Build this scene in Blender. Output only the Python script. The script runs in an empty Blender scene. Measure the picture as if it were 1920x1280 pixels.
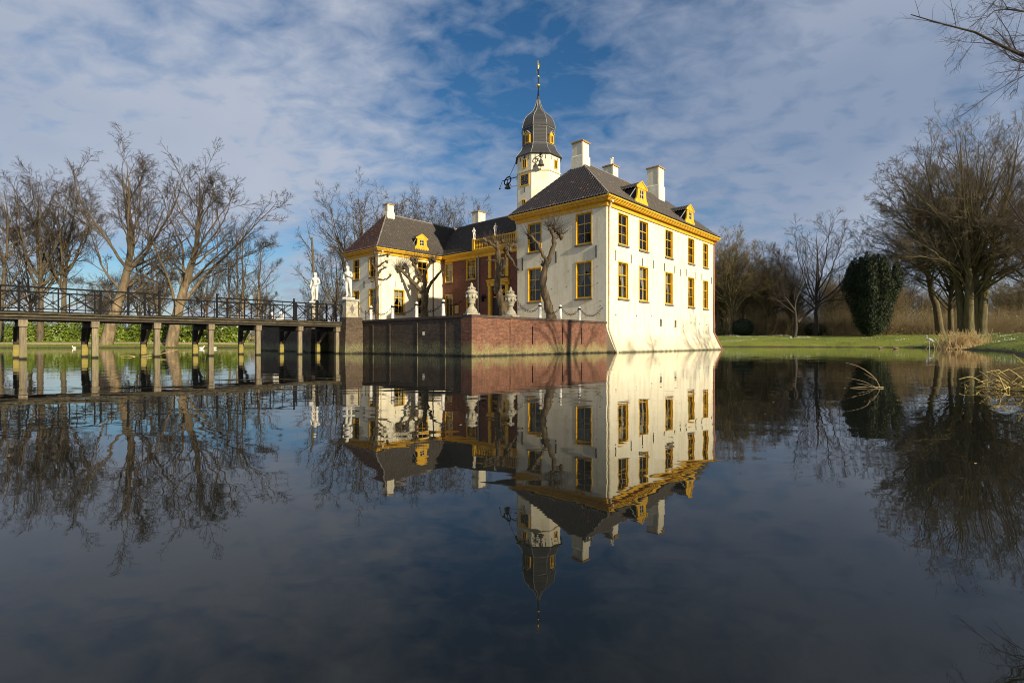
import bpy, math, random
import numpy as np
from mathutils import Vector, Matrix
R = math.radians
PI = math.pi
random.seed(7)
scene = bpy.context.scene
COL = scene.collection

# ------------------------------------------------------------------ camera
cam_d = bpy.data.cameras.new('camera'); cam = bpy.data.objects.new('camera', cam_d); COL.objects.link(cam)
cam.location = (0, 0, .75); cam.rotation_euler = (R(90), 0, 0)
cam_d.sensor_width = 36; cam_d.lens = 953 / 1920 * 36; cam_d.shift_y = .0006
cam_d.clip_start = .05; cam_d.clip_end = 4000
scene.camera = cam

# ------------------------------------------------------------------ light and sky
SUN_AZ, SUN_EL = 137.0, 20.5
world = bpy.data.worlds.new('World'); scene.world = world; world.use_nodes = True
wn, wl = world.node_tree.nodes, world.node_tree.links
wn.clear()
def N(nt, kind, **kw):
    n = nt.nodes.new(kind)
    for k, v in kw.items():
        if k in n.inputs: n.inputs[k].default_value = v
        else: setattr(n, k, v)
    return n
wt = world.node_tree
out = N(wt, 'ShaderNodeOutputWorld'); bg = N(wt, 'ShaderNodeBackground'); bg.inputs['Strength'].default_value = .085
sky = N(wt, 'ShaderNodeTexSky', sky_type='NISHITA', sun_disc=False, sun_elevation=R(SUN_EL), sun_rotation=R(SUN_AZ), air_density=1.0, dust_density=.6, ozone_density=3.0)
tc = N(wt, 'ShaderNodeTexCoord'); sep = N(wt, 'ShaderNodeSeparateXYZ'); wl.new(tc.outputs['Generated'], sep.inputs[0])
def M(nt, op, a, b=None, c=None, clamp=False):
    n = nt.nodes.new('ShaderNodeMath'); n.operation = op; n.use_clamp = clamp
    for i, x in enumerate((a, b, c)):
        if x is None: continue
        if isinstance(x, (int, float)): n.inputs[i].default_value = x
        else: nt.links.new(x, n.inputs[i])
    return n.outputs[0]
zz = M(wt, 'ADD', M(wt, 'MAXIMUM', sep.outputs[2], 0.0), .28)
cx = M(wt, 'DIVIDE', sep.outputs[0], zz); cy = M(wt, 'DIVIDE', sep.outputs[1], zz)
cv = N(wt, 'ShaderNodeCombineXYZ'); wl.new(cx, cv.inputs[0]); wl.new(cy, cv.inputs[1]); cv.inputs[2].default_value = 3.7
n1 = N(wt, 'ShaderNodeTexNoise', Scale=.95, Detail=5.0, Roughness=.52, Distortion=.4); wl.new(cv.outputs[0], n1.inputs['Vector'])
mp = N(wt, 'ShaderNodeMapping'); mp.inputs['Rotation'].default_value = (0, 0, R(35)); mp.inputs['Scale'].default_value = (1.0, 1.35, 1); wl.new(cv.outputs[0], mp.inputs[0])
n2 = N(wt, 'ShaderNodeTexNoise', Scale=10.0, Detail=5.0, Roughness=.55, Distortion=.35); wl.new(mp.outputs[0], n2.inputs['Vector'])
n3 = N(wt, 'ShaderNodeTexNoise', Scale=.75, Detail=4.0, Roughness=.5); mp3 = N(wt, 'ShaderNodeMapping'); mp3.inputs['Location'].default_value = (5.2, 1.3, 2.0); wl.new(cv.outputs[0], mp3.inputs[0]); wl.new(mp3.outputs[0], n3.inputs['Vector'])
cov = M(wt, 'ADD', M(wt, 'MULTIPLY', n1.outputs[0], .62), M(wt, 'MULTIPLY', n2.outputs[0], .38))
def clearing(x, y, sx_, sy_):   # gap in the cloud sheet
    q = M(wt, 'ADD', M(wt, 'POWER', M(wt, 'DIVIDE', M(wt, 'SUBTRACT', cx, x), sx_), 2.0), M(wt, 'POWER', M(wt, 'DIVIDE', M(wt, 'SUBTRACT', cy, y), sy_), 2.0))
    return M(wt, 'POWER', 2.718, M(wt, 'MULTIPLY', q, -1.0))
gap = M(wt, 'ADD', M(wt, 'MULTIPLY', clearing(-.10, 1.20, .48, .55), .22), M(wt, 'MULTIPLY', clearing(-1.32, 1.98, .7, .20), .17))
gap = M(wt, 'ADD', gap, M(wt, 'MULTIPLY', clearing(.50, 1.85, .45, .40), .06))
cov = M(wt, 'MULTIPLY', M(wt, 'SUBTRACT', M(wt, 'SUBTRACT', cov, gap), .27), 4.2, clamp=True)
cov = M(wt, 'MULTIPLY', cov, .92)
ccol = N(wt, 'ShaderNodeMix', data_type='RGBA'); wl.new(M(wt, 'MULTIPLY', M(wt, 'SUBTRACT', M(wt, 'SUBTRACT', n3.outputs[0], M(wt, 'MULTIPLY', cx, .045)), .36), 3.2, clamp=True), ccol.inputs[0])
CLOUD_DARK, CLOUD_LIT = (2.3, 2.85, 3.95, 1), (4.3, 4.65, 5.4, 1)
ccol.inputs[6].default_value = CLOUD_DARK; ccol.inputs[7].default_value = CLOUD_LIT
hs = N(wt, 'ShaderNodeHueSaturation', Saturation=1.25, Value=.84); wl.new(sky.outputs[0], hs.inputs['Color'])
smix = N(wt, 'ShaderNodeMix', data_type='RGBA'); wl.new(cov, smix.inputs[0]); wl.new(hs.outputs[0], smix.inputs[6]); wl.new(ccol.outputs[2], smix.inputs[7])
wl.new(smix.outputs[2], bg.inputs['Color']); wl.new(bg.outputs[0], out.inputs[0])

sd = bpy.data.lights.new('sun', 'SUN'); sd.energy = 5.0; sd.angle = R(.7); sd.color = (1, .85, .62)
sun = bpy.data.objects.new('sun', sd); COL.objects.link(sun)
SUNV = Vector((math.sin(R(SUN_AZ)) * math.cos(R(SUN_EL)), math.cos(R(SUN_AZ)) * math.cos(R(SUN_EL)), math.sin(R(SUN_EL))))
sun.rotation_euler = (-SUNV).to_track_quat('-Z', 'Y').to_euler(); sun.location = (60, -60, 50)

scene.view_settings.view_transform = 'Standard'
try: scene.view_settings.look = 'None'
except Exception: pass
scene.view_settings.exposure = .5; scene.view_settings.gamma = 1; scene.view_settings.use_curve_mapping = False
scene.cycles.pixel_filter_type = 'BLACKMAN_HARRIS'; scene.cycles.filter_width = 1.05
scene.cycles.max_bounces = 6; scene.cycles.transparent_max_bounces = 16

# ------------------------------------------------------------------ materials
def new_mat(name):
    m = bpy.data.materials.new(name); m.use_nodes = True
    nt = m.node_tree; b = nt.nodes['Principled BSDF']
    return m, nt, b
def ramp(nt, fac, stops):
    r = nt.nodes.new('ShaderNodeValToRGB'); e = r.color_ramp.elements
    while len(e) < len(stops): e.new(.5)
    for el, (p, c) in zip(e, stops): el.position = p; el.color = (*c, 1) if len(c) == 3 else c
    nt.links.new(fac, r.inputs[0]); return r.outputs[0]
def noise(nt, vec, scale, detail=4, rough=.55, dist=0):
    n = N(nt, 'ShaderNodeTexNoise', Scale=scale, Detail=detail, Roughness=rough, Distortion=dist)
    if vec is not None: nt.links.new(vec, n.inputs['Vector'])
    return n.outputs[0]
def coords(nt, scale=(1, 1, 1), kind='Object'):
    t = nt.nodes.new('ShaderNodeTexCoord')
    if scale == (1, 1, 1): return t.outputs[kind]
    m = nt.nodes.new('ShaderNodeMapping'); m.inputs['Scale'].default_value = scale
    nt.links.new(t.outputs[kind], m.inputs[0]); return m.outputs[0]
def mixc(nt, fac, a, b, mode='MIX'):
    n = N(nt, 'ShaderNodeMix', data_type='RGBA', blend_type=mode)
    for i, x in ((0, fac), (6, a), (7, b)):
        if isinstance(x, (int, float)): n.inputs[i].default_value = x
        elif isinstance(x, tuple): n.inputs[i].default_value = (*x, 1) if len(x) == 3 else x
        else: nt.links.new(x, n.inputs[i])
    return n.outputs[2]
def bump(nt, b, h, strength=.3, dist=.02):
    n = N(nt, 'ShaderNodeBump', Strength=strength, Distance=dist); nt.links.new(h, n.inputs['Height']); nt.links.new(n.outputs[0], b.inputs['Normal'])
def simple(name, c1, c2=None, scale=3., rough=.7, stretch=(1, 1, 1), bmp=.0, bscale=None, metal=0., spec=.4, detail=5, lo=.35, hi=.65, rnd=0.):
    m, nt, b = new_mat(name)
    b.inputs['Roughness'].default_value = rough; b.inputs['Metallic'].default_value = metal
    b.inputs['Specular IOR Level'].default_value = spec
    if c2 is None: c2 = tuple(x * .8 for x in c1)
    v = coords(nt, stretch)
    f = noise(nt, v, scale, detail)
    c = ramp(nt, f, [(lo, c1), (hi, c2)])
    if rnd:
        oi = nt.nodes.new('ShaderNodeObjectInfo')
        c = mixc(nt, 1.0, c, ramp(nt, oi.outputs['Random'], [(0, (1 - rnd,) * 3), (1, (1, 1, 1))]), 'MULTIPLY')
    nt.links.new(c, b.inputs['Base Color'])
    if bmp: bump(nt, b, noise(nt, v, bscale or scale * 4, 5), bmp)
    return m
MAT = {}
# lime plaster with stains
m, nt, b = new_mat('lime_plaster'); v = coords(nt)
c = ramp(nt, noise(nt, v, .5, 6, .6), [(.3, (.80, .765, .61)), (.7, (.74, .705, .545))])
st = ramp(nt, noise(nt, coords(nt, (1.6, 1.6, .25)), 1.3, 7, .65), [(.48, (1, 1, 1)), (.62, (.86, .83, .74)), (.8, (.66, .63, .52))])
c = mixc(nt, .85, c, st, 'MULTIPLY')
st2 = ramp(nt, noise(nt, coords(nt, (1, 1, 1)), 1.7, 8, .72), [(.45, (1, 1, 1)), (.72, (.84, .83, .76))]); c = mixc(nt, .7, c, st2, 'MULTIPLY')
sx = nt.nodes.new('ShaderNodeSeparateXYZ'); nt.links.new(v, sx.inputs[0])
low = M(nt, 'MULTIPLY', M(nt, 'SUBTRACT', M(nt, 'ADD', 1.5, M(nt, 'MULTIPLY', noise(nt, coords(nt, (1, 1, .4)), 2.2, 6), 1.2)), sx.outputs[2]), .55, clamp=True)
c = mixc(nt, M(nt, 'MULTIPLY', low, .75), c, (.60, .52, .33))
wet = M(nt, 'MULTIPLY', M(nt, 'SUBTRACT', M(nt, 'ADD', .02, M(nt, 'MULTIPLY', noise(nt, v, 2.5, 5), .35)), sx.outputs[2]), 6.0, clamp=True)
c = mixc(nt, wet, c, (.10, .10, .05))
nt.links.new(c, b.inputs['Base Color']); b.inputs['Roughness'].default_value = .85
bump(nt, b, noise(nt, v, 5, 8, .6), .25, .03); MAT['plaster'] = m

def brick_mat(name, ca, cb, mortar, moss, moss_h, dirt):
    m, nt, b = new_mat(name); v = coords(nt)
    sx = nt.nodes.new('ShaderNodeSeparateXYZ'); nt.links.new(v, sx.inputs[0])
    u = M(nt, 'ADD', sx.outputs[0], sx.outputs[1])
    cb_ = nt.nodes.new('ShaderNodeCombineXYZ'); nt.links.new(u, cb_.inputs[0]); nt.links.new(sx.outputs[2], cb_.inputs[1])
    br = N(nt, 'ShaderNodeTexBrick', Scale=1.0, **{'Mortar Size': .008, 'Brick Width': .23, 'Row Height': .075, 'Bias': -.1}); nt.links.new(cb_.outputs[0], br.inputs['Vector'])
    br.inputs['Color1'].default_value = (*ca, 1); br.inputs['Color2'].default_value = (*cb, 1); br.inputs['Mortar'].default_value = (*mortar, 1)
    c = mixc(nt, .7, br.outputs[0], ramp(nt, noise(nt, v, 1.1, 7, .65), [(.3, (1, 1, 1)), (.7, dirt)]), 'MULTIPLY')
    blot = ramp(nt, noise(nt, v, 7, 6, .7), [(.3, (.45, .42, .42)), (.52, (1, 1, 1)), (.75, (1.45, 1.35, 1.2))])
    c = mixc(nt, .9, c, blot, 'MULTIPLY')
    c = mixc(nt, .7, c, ramp(nt, noise(nt, coords(nt, (1, 1, 2.2)), 3.0, 5, .7), [(.3, (.42, .40, .40)), (.5, (.95, .95, .95)), (.72, (1.45, 1.35, 1.2))]), 'MULTIPLY')
    white = M(nt, 'MULTIPLY', M(nt, 'SUBTRACT', noise(nt, v, 11, 3), .70), 9.0, clamp=True)
    c = mixc(nt, M(nt, 'MULTIPLY', white, .55), c, (.42, .38, .33))
    low = M(nt, 'MULTIPLY', M(nt, 'SUBTRACT', M(nt, 'ADD', moss_h - .9, M(nt, 'MULTIPLY', noise(nt, coords(nt, (1, 1, .7)), 1.7, 6, .6), 1.8)), sx.outputs[2]), 2.2, clamp=True)
    c = mixc(nt, M(nt, 'MULTIPLY', low, .8), c, ramp(nt, noise(nt, v, 9, 6, .7), [(.3, tuple(x * .35 for x in moss)), (.5, moss), (.72, (.34, .31, .20))]))
    wet = M(nt, 'MULTIPLY', M(nt, 'SUBTRACT', M(nt, 'ADD', .0, M(nt, 'MULTIPLY', noise(nt, v, 2.5, 5), .3)), sx.outputs[2]), 8.0, clamp=True)
    c = mixc(nt, wet, c, (.018, .016, .010))
    nt.links.new(c, b.inputs['Base Color']); b.inputs['Roughness'].default_value = .85
    bump(nt, b, M(nt, 'ADD', M(nt, 'MULTIPLY', br.outputs[1], -.6), M(nt, 'MULTIPLY', noise(nt, v, 12, 5), .6)), .55, .02)
    return m
MAT['brick'] = brick_mat('red_brick', (.235, .092, .053), (.135, .055, .036), (.24, .165, .105), (.22, .20, .075), .75, (.62, .50, .45))
MAT['brick_old_shaded'] = brick_mat('shaded_weathered_brick', (.115, .076, .045), (.07, .05, .034), (.12, .10, .07), (.13, .125, .055), .85, (.45, .42, .40))  # dirtier copy of the red brick, shade of these walls darkened into it
MAT['brick_moss'] = brick_mat('mossy_brick', (.30, .20, .085), (.22, .15, .06), (.22, .18, .10), (.24, .22, .06), .7, (.7, .65, .5))
MAT['brick_house'] = brick_mat('house_brick', (.20, .062, .036), (.15, .048, .030), (.17, .10, .07), (.2, .1, .06), -5, (.75, .70, .68))
MAT['yellow'] = simple('ochre_yellow_paint', (.74, .45, .028), (.60, .34, .018), 2.5, .45, bmp=.05)
MAT['cream'] = simple('cream_paint', (.74, .66, .46), (.62, .54, .36), 2.0, .6)
MAT['capstone'] = simple('ochre_brick_cap', (.42, .26, .08), (.22, .13, .05), 4, .8)
MAT['coping'] = simple('dark_coping_brick', (.10, .065, .05), (.05, .038, .032), 5, .85, bmp=.4)
MAT['lead'] = simple('pale_lead', (.34, .35, .34), (.20, .21, .21), 3, .5, bmp=.1)
MAT['stone'] = simple('sandstone', (.46, .42, .31), (.27, .25, .18), 6, .85, bmp=.5)
MAT['statue'] = simple('white_painted_stone', (.76, .73, .65), (.56, .54, .46), 5, .6, bmp=.1)
MAT['sill'] = simple('bluestone_sill', (.17, .155, .14), (.10, .095, .09), 6, .7, bmp=.2)
MAT['iron'] = simple('black_iron', (.010, .011, .013), (.016, .016, .017), 9, .8, spec=.05)
MAT['ridge'] = simple('mortared_ridge_tiles', (.30, .27, .22), (.14, .12, .10), 5, .75, bmp=.2)
MAT['gold'] = simple('gilded_metal', (.85, .58, .14), (.72, .47, .10), 8, .3, metal=1.)
MAT['bell'] = simple('bell_bronze', (.055, .05, .045), (.10, .085, .06), 8, .5)
MAT['slate'] = None
MAT['wood'] = simple('weathered_grey_wood', (.30, .25, .16), (.16, .13, .085), 3, .85, stretch=(6, 6, .6), bmp=.5, rnd=.25)
MAT['wood_dark'] = simple('dark_wet_wood', (.045, .036, .025), (.025, .020, .015), 3, .8, stretch=(5, 5, .6), bmp=.4)
MAT['wood_sunlit'] = simple('sunlit_wood', (.27, .225, .05), (.17, .14, .04), 4, .8, bmp=.3)  # yellow of the sun under the deck, put into the wood colour
MAT['plank'] = simple('mossy_plank', (.12, .105, .055), (.05, .042, .026), 5, .85, bmp=.4, rnd=.45)
MAT['timber'] = simple('tarred_timber', (.022, .020, .018), (.036, .03, .026), 4, .75, stretch=(8, 8, .5), bmp=.4)
MAT['curtain'] = simple('linen_curtain', (.62, .60, .50), (.48, .46, .38), 4, .9, stretch=(6, 6, .3))
MAT['room'] = simple('dim_interior', (.10, .07, .05), (.06, .045, .035), .8, .9)
MAT['path'] = simple('sandy_path', (.55, .42, .26), (.44, .33, .20), 4, .9)
MAT['reed'] = simple('dry_reed', (.60, .45, .22), (.42, .29, .13), 3, .75, lo=.3, hi=.7)
MAT['deadwood'] = simple('bleached_deadwood', (.30, .235, .13), (.17, .125, .07), 6, .8)
MAT['reed_green'] = simple('fading_iris', (.46, .38, .10), (.26, .15, .06), 9, .6, lo=.3, hi=.7)
MAT['duck'] = simple('white_feathers', (.80, .78, .72), (.7, .68, .62), 8, .7)
MAT['duck_brown'] = simple('brown_feathers', (.20, .14, .08), (.10, .07, .05), 9, .7)
MAT['beak'] = simple('orange_beak', (.6, .26, .03), None, 5, .5)
MAT['heron'] = simple('blue_grey_feathers', (.35, .48, .50), (.55, .60, .60), 7, .7)
MAT['clock'] = simple('dark_blue_clock_face', (.022, .028, .07), (.03, .035, .08), 4, .5)
MAT['rust'] = simple('red_painted_pipe', (.42, .17, .10), (.32, .13, .08), 3, .6)
for k_ in ('wood', 'wood_sunlit'):
    m_ = MAT[k_]; nt_ = m_.node_tree; b_ = nt_.nodes['Principled BSDF']; v_ = coords(nt_); sx_ = nt_.nodes.new('ShaderNodeSeparateXYZ'); nt_.links.new(v_, sx_.inputs[0])
    wet_ = M(nt_, 'MULTIPLY', M(nt_, 'SUBTRACT', M(nt_, 'ADD', .07, M(nt_, 'MULTIPLY', noise(nt_, v_, 6, 3), .10)), sx_.outputs[2]), 12., clamp=True)
    grn_ = M(nt_, 'MULTIPLY', M(nt_, 'SUBTRACT', M(nt_, 'ADD', .45, M(nt_, 'MULTIPLY', noise(nt_, v_, 3, 4), .7)), sx_.outputs[2]), 1.6, clamp=True)
    lk_ = b_.inputs['Base Color'].links[0].from_socket
    if k_ == 'wood': lk_ = mixc(nt_, M(nt_, 'MULTIPLY', grn_, .6), lk_, (.17, .16, .06))
    nt_.links.new(mixc(nt_, wet_, lk_, (.012, .011, .008)), b_.inputs['Base Color'])
# pantiles: glazed, with tile to tile variation and pale and red strays
def pantile(name, base_stops, rough):
    m, nt, b = new_mat(name); v = coords(nt)
    vor = N(nt, 'ShaderNodeTexVoronoi', Scale=5.5); nt.links.new(v, vor.inputs['Vector'])
    sx = nt.nodes.new('ShaderNodeSeparateXYZ'); nt.links.new(vor.outputs['Color'], sx.inputs[0])
    c = ramp(nt, sx.outputs[0], base_stops)
    c = mixc(nt, .6, c, ramp(nt, noise(nt, v, 14, 5, .7), [(.3, (.6, .6, .6)), (.7, (1.3, 1.3, 1.25))]), 'MULTIPLY')
    li = M(nt, 'MULTIPLY', M(nt, 'SUBTRACT', noise(nt, v, 9, 3), .71), 12., clamp=True)
    c = mixc(nt, M(nt, 'MULTIPLY', li, .7), c, (.42, .40, .34))
    nt.links.new(c, b.inputs['Base Color']); b.inputs['Roughness'].default_value = rough; b.inputs['Specular IOR Level'].default_value = .7
    bump(nt, b, noise(nt, v, 22, 4), .3, .02); return m
MAT['tile'] = pantile('dark_glazed_pantiles', [(0, (.065, .052, .046)), (.7, (.040, .034, .032)), (.95, (.08, .05, .04)), (.985, (.20, .10, .06))], .26)
MAT['tile_matt'] = pantile('mossy_brown_pantiles', [(0, (.046, .037, .029)), (.6, (.028, .023, .019)), (.95, (.06, .046, .035)), (.99, (.12, .08, .055))], .7)
MAT['tile_red'] = pantile('red_brown_pantiles', [(0, (.06, .030, .026)), (.5, (.034, .024, .022)), (.85, (.10, .042, .030)), (.98, (.20, .08, .05))], .5)
m, nt, b = new_mat('slate'); v = coords(nt)
sx = nt.nodes.new('ShaderNodeSeparateXYZ'); nt.links.new(v, sx.inputs[0])
cb_ = nt.nodes.new('ShaderNodeCombineXYZ'); nt.links.new(M(nt, 'ADD', sx.outputs[0], sx.outputs[1]), cb_.inputs[0]); nt.links.new(sx.outputs[2], cb_.inputs[1])
br = N(nt, 'ShaderNodeTexBrick', Scale=1.0, **{'Mortar Size': .012, 'Brick Width': .24, 'Row Height': .15}); nt.links.new(cb_.outputs[0], br.inputs['Vector'])
br.inputs['Color1'].default_value = (.052, .052, .052, 1); br.inputs['Color2'].default_value = (.030, .031, .033, 1); br.inputs['Mortar'].default_value = (.022, .022, .024, 1)
c = mixc(nt, .7, br.outputs[0], ramp(nt, noise(nt, v, 5, 6, .7), [(.3, (.65, .65, .65)), (.75, (1.35, 1.3, 1.2))]), 'MULTIPLY')
nt.links.new(c, b.inputs['Base Color']); b.inputs['Roughness'].default_value = .55
bump(nt, b, M(nt, 'MULTIPLY', br.outputs[1], -1.), .5, .02); MAT['slate'] = m
# bark and twigs
MAT['bark'] = simple('bark', (.15, .118, .07), (.07, .056, .036), 2.2, .9, stretch=(2, 2, .5), bmp=.7, bscale=9, rnd=.3)
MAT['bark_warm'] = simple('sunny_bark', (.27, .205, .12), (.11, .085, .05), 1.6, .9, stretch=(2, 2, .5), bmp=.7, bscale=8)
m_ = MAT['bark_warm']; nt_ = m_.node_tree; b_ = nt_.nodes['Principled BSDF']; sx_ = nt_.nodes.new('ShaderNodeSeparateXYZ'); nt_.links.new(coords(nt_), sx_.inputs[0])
limb_shade = M(nt_, 'MULTIPLY', M(nt_, 'SUBTRACT', M(nt_, 'ADD', sx_.outputs[2], M(nt_, 'MULTIPLY', noise(nt_, coords(nt_), .5, 4), 6.)), 9.), .16, clamp=True)   # sunlit lower trunk, darker limbs above: light put into the bark by height
lk_ = b_.inputs['Base Color'].links[0].from_socket; nt_.links.new(mixc(nt_, M(nt_, 'MULTIPLY', limb_shade, .8), lk_, (.085, .066, .04)), b_.inputs['Base Color'])
MAT['bark_dark'] = simple('mossy_dark_bark', (.17, .145, .06), (.07, .058, .034), 1.8, .9, stretch=(2, 2, .4), bmp=.7, bscale=8)
MAT['twig'] = simple('brown_twigs', (.085, .068, .050), (.052, .042, .032), .6, .85, rnd=.3)
MAT['twig_olive'] = simple('olive_twigs', (.225, .17, .075), (.15, .115, .055), .5, .85, rnd=.35)
MAT['twig_beech'] = simple('beech_twigs', (.135, .105, .060), (.085, .066, .040), .5, .85, rnd=.2)
MAT['twig_dark'] = simple('dark_twigs', (.055, .042, .032), (.04, .03, .024), .6, .85)
MAT['lime_bark'] = simple('pollard_bark', (.135, .10, .055), (.035, .027, .018), 3.0, .9, stretch=(2, 2, .6), bmp=.8, bscale=12)
def leaf_mat(name, stops, rough, spec, sc):
    m, nt, b = new_mat(name); v = coords(nt)
    c = ramp(nt, M(nt, 'ADD', M(nt, 'MULTIPLY', noise(nt, v, sc, 3, .7), .5), M(nt, 'MULTIPLY', noise(nt, v, sc * 4, 2, .5), .5)), stops)
    nt.links.new(c, b.inputs['Base Color']); b.inputs['Roughness'].default_value = rough; b.inputs['Specular IOR Level'].default_value = spec
    return m
MAT['laurel'] = leaf_mat('laurel_leaves', [(.36, (.022, .05, .006)), (.5, (.10, .15, .010)), (.62, (.22, .25, .03))], .35, .5, 1.6)
MAT['yew'] = leaf_mat('yew_needles', [(.36, (.007, .014, .006)), (.5, (.016, .029, .010)), (.62, (.045, .060, .018))], .6, .3, .7)
MAT['box'] = leaf_mat('clipped_box_leaves', [(.3, (.014, .024, .010)), (.7, (.03, .045, .014))], .5, .4, 2)
MAT['grassblade'] = leaf_mat('grass_blades', [(.3, (.07, .10, .012)), (.6, (.13, .165, .02)), (.8, (.20, .18, .05))], .7, .2, .8)
MAT['bramble'] = leaf_mat('winter_undergrowth', [(.36, (.12, .10, .038)), (.5, (.25, .19, .085)), (.62, (.21, .21, .06))], .8, .2, .35)
MAT['snowdrop'] = simple('snowdrop_petals', (.75, .78, .72), (.62, .66, .60), 5, .7)
# ground
m, nt, b = new_mat('lawn'); v = coords(nt)
c = ramp(nt, noise(nt, v, .25, 7, .65), [(.3, (.09, .13, .010)), (.55, (.19, .225, .017)), (.75, (.21, .19, .035))])
c = mixc(nt, .5, c, ramp(nt, noise(nt, v, 5, 6, .7), [(.3, (.5, .5, .5)), (.7, (1.3, 1.25, 1.1))]), 'MULTIPLY')
sx = nt.nodes.new('ShaderNodeSeparateXYZ'); nt.links.new(v, sx.inputs[0])
mud = M(nt, 'MULTIPLY', M(nt, 'SUBTRACT', M(nt, 'ADD', .02, M(nt, 'MULTIPLY', noise(nt, v, .8, 5), .42)), sx.outputs[2]), 7., clamp=True)
c = mixc(nt, mud, c, (.055, .042, .022))
tcx = nt.nodes.new('ShaderNodeAttribute'); tcx.attribute_name = 'litter'
c = mixc(nt, tcx.outputs['Fac'], c, ramp(nt, noise(nt, v, 1.2, 7, .7), [(.3, (.07, .048, .026)), (.6, (.15, .10, .05)), (.8, (.10, .10, .03))]))
nt.links.new(c, b.inputs['Base Color']); b.inputs['Roughness'].default_value = .95; bump(nt, b, noise(nt, v, 7, 6), .8, .06); MAT['lawn'] = m
# water
m, nt, b = new_mat('moat_water'); v = coords(nt)
b.inputs['Base Color'].default_value = (.010, .011, .009, 1); b.inputs['Roughness'].default_value = .012; b.inputs['IOR'].default_value = 1.37
mpw = nt.nodes.new('ShaderNodeMapping'); mpw.inputs['Scale'].default_value = (.55, 1.0, 1); nt.links.new(v, mpw.inputs[0])
h1 = noise(nt, mpw.outputs[0], .85, 2, .5, .6); h2 = noise(nt, mpw.outputs[0], 3.2, 3, .55, .4)
patch = ramp(nt, noise(nt, v, .055, 3), [(.40, (.25, .25, .25)), (.62, (1, 1, 1))])
hh = M(nt, 'ADD', M(nt, 'MULTIPLY', h1, 1.0), M(nt, 'MULTIPLY', M(nt, 'MULTIPLY', h2, patch), .30))
bump(nt, b, hh, .115, .06); MAT['water'] = m
# glass
m = bpy.data.materials.new('window_glass'); m.use_nodes = True; nt = m.node_tree; nt.nodes.remove(nt.nodes['Principled BSDF'])
o_ = nt.nodes['Material Output']; gl = N(nt, 'ShaderNodeBsdfGlossy', Roughness=.02); gl.inputs['Color'].default_value = (.9, .93, .95, 1)
tr = nt.nodes.new('ShaderNodeBsdfTransparent'); tr.inputs['Color'].default_value = (.62, .64, .62, 1)
lw = N(nt, 'ShaderNodeFresnel', IOR=1.5); mx = nt.nodes.new('ShaderNodeMixShader')
bp = N(nt, 'ShaderNodeBump', Strength=.05, Distance=.05); nt.links.new(noise(nt, coords(nt), 2.5, 2), bp.inputs['Height']); nt.links.new(bp.outputs[0], gl.inputs['Normal'])
nt.links.new(M(nt, 'ADD', lw.outputs[0], .015, clamp=True), mx.inputs[0]); nt.links.new(tr.outputs[0], mx.inputs[1]); nt.links.new(gl.outputs[0], mx.inputs[2]); nt.links.new(mx.outputs[0], o_.inputs[0]); MAT['glass'] = m

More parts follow.
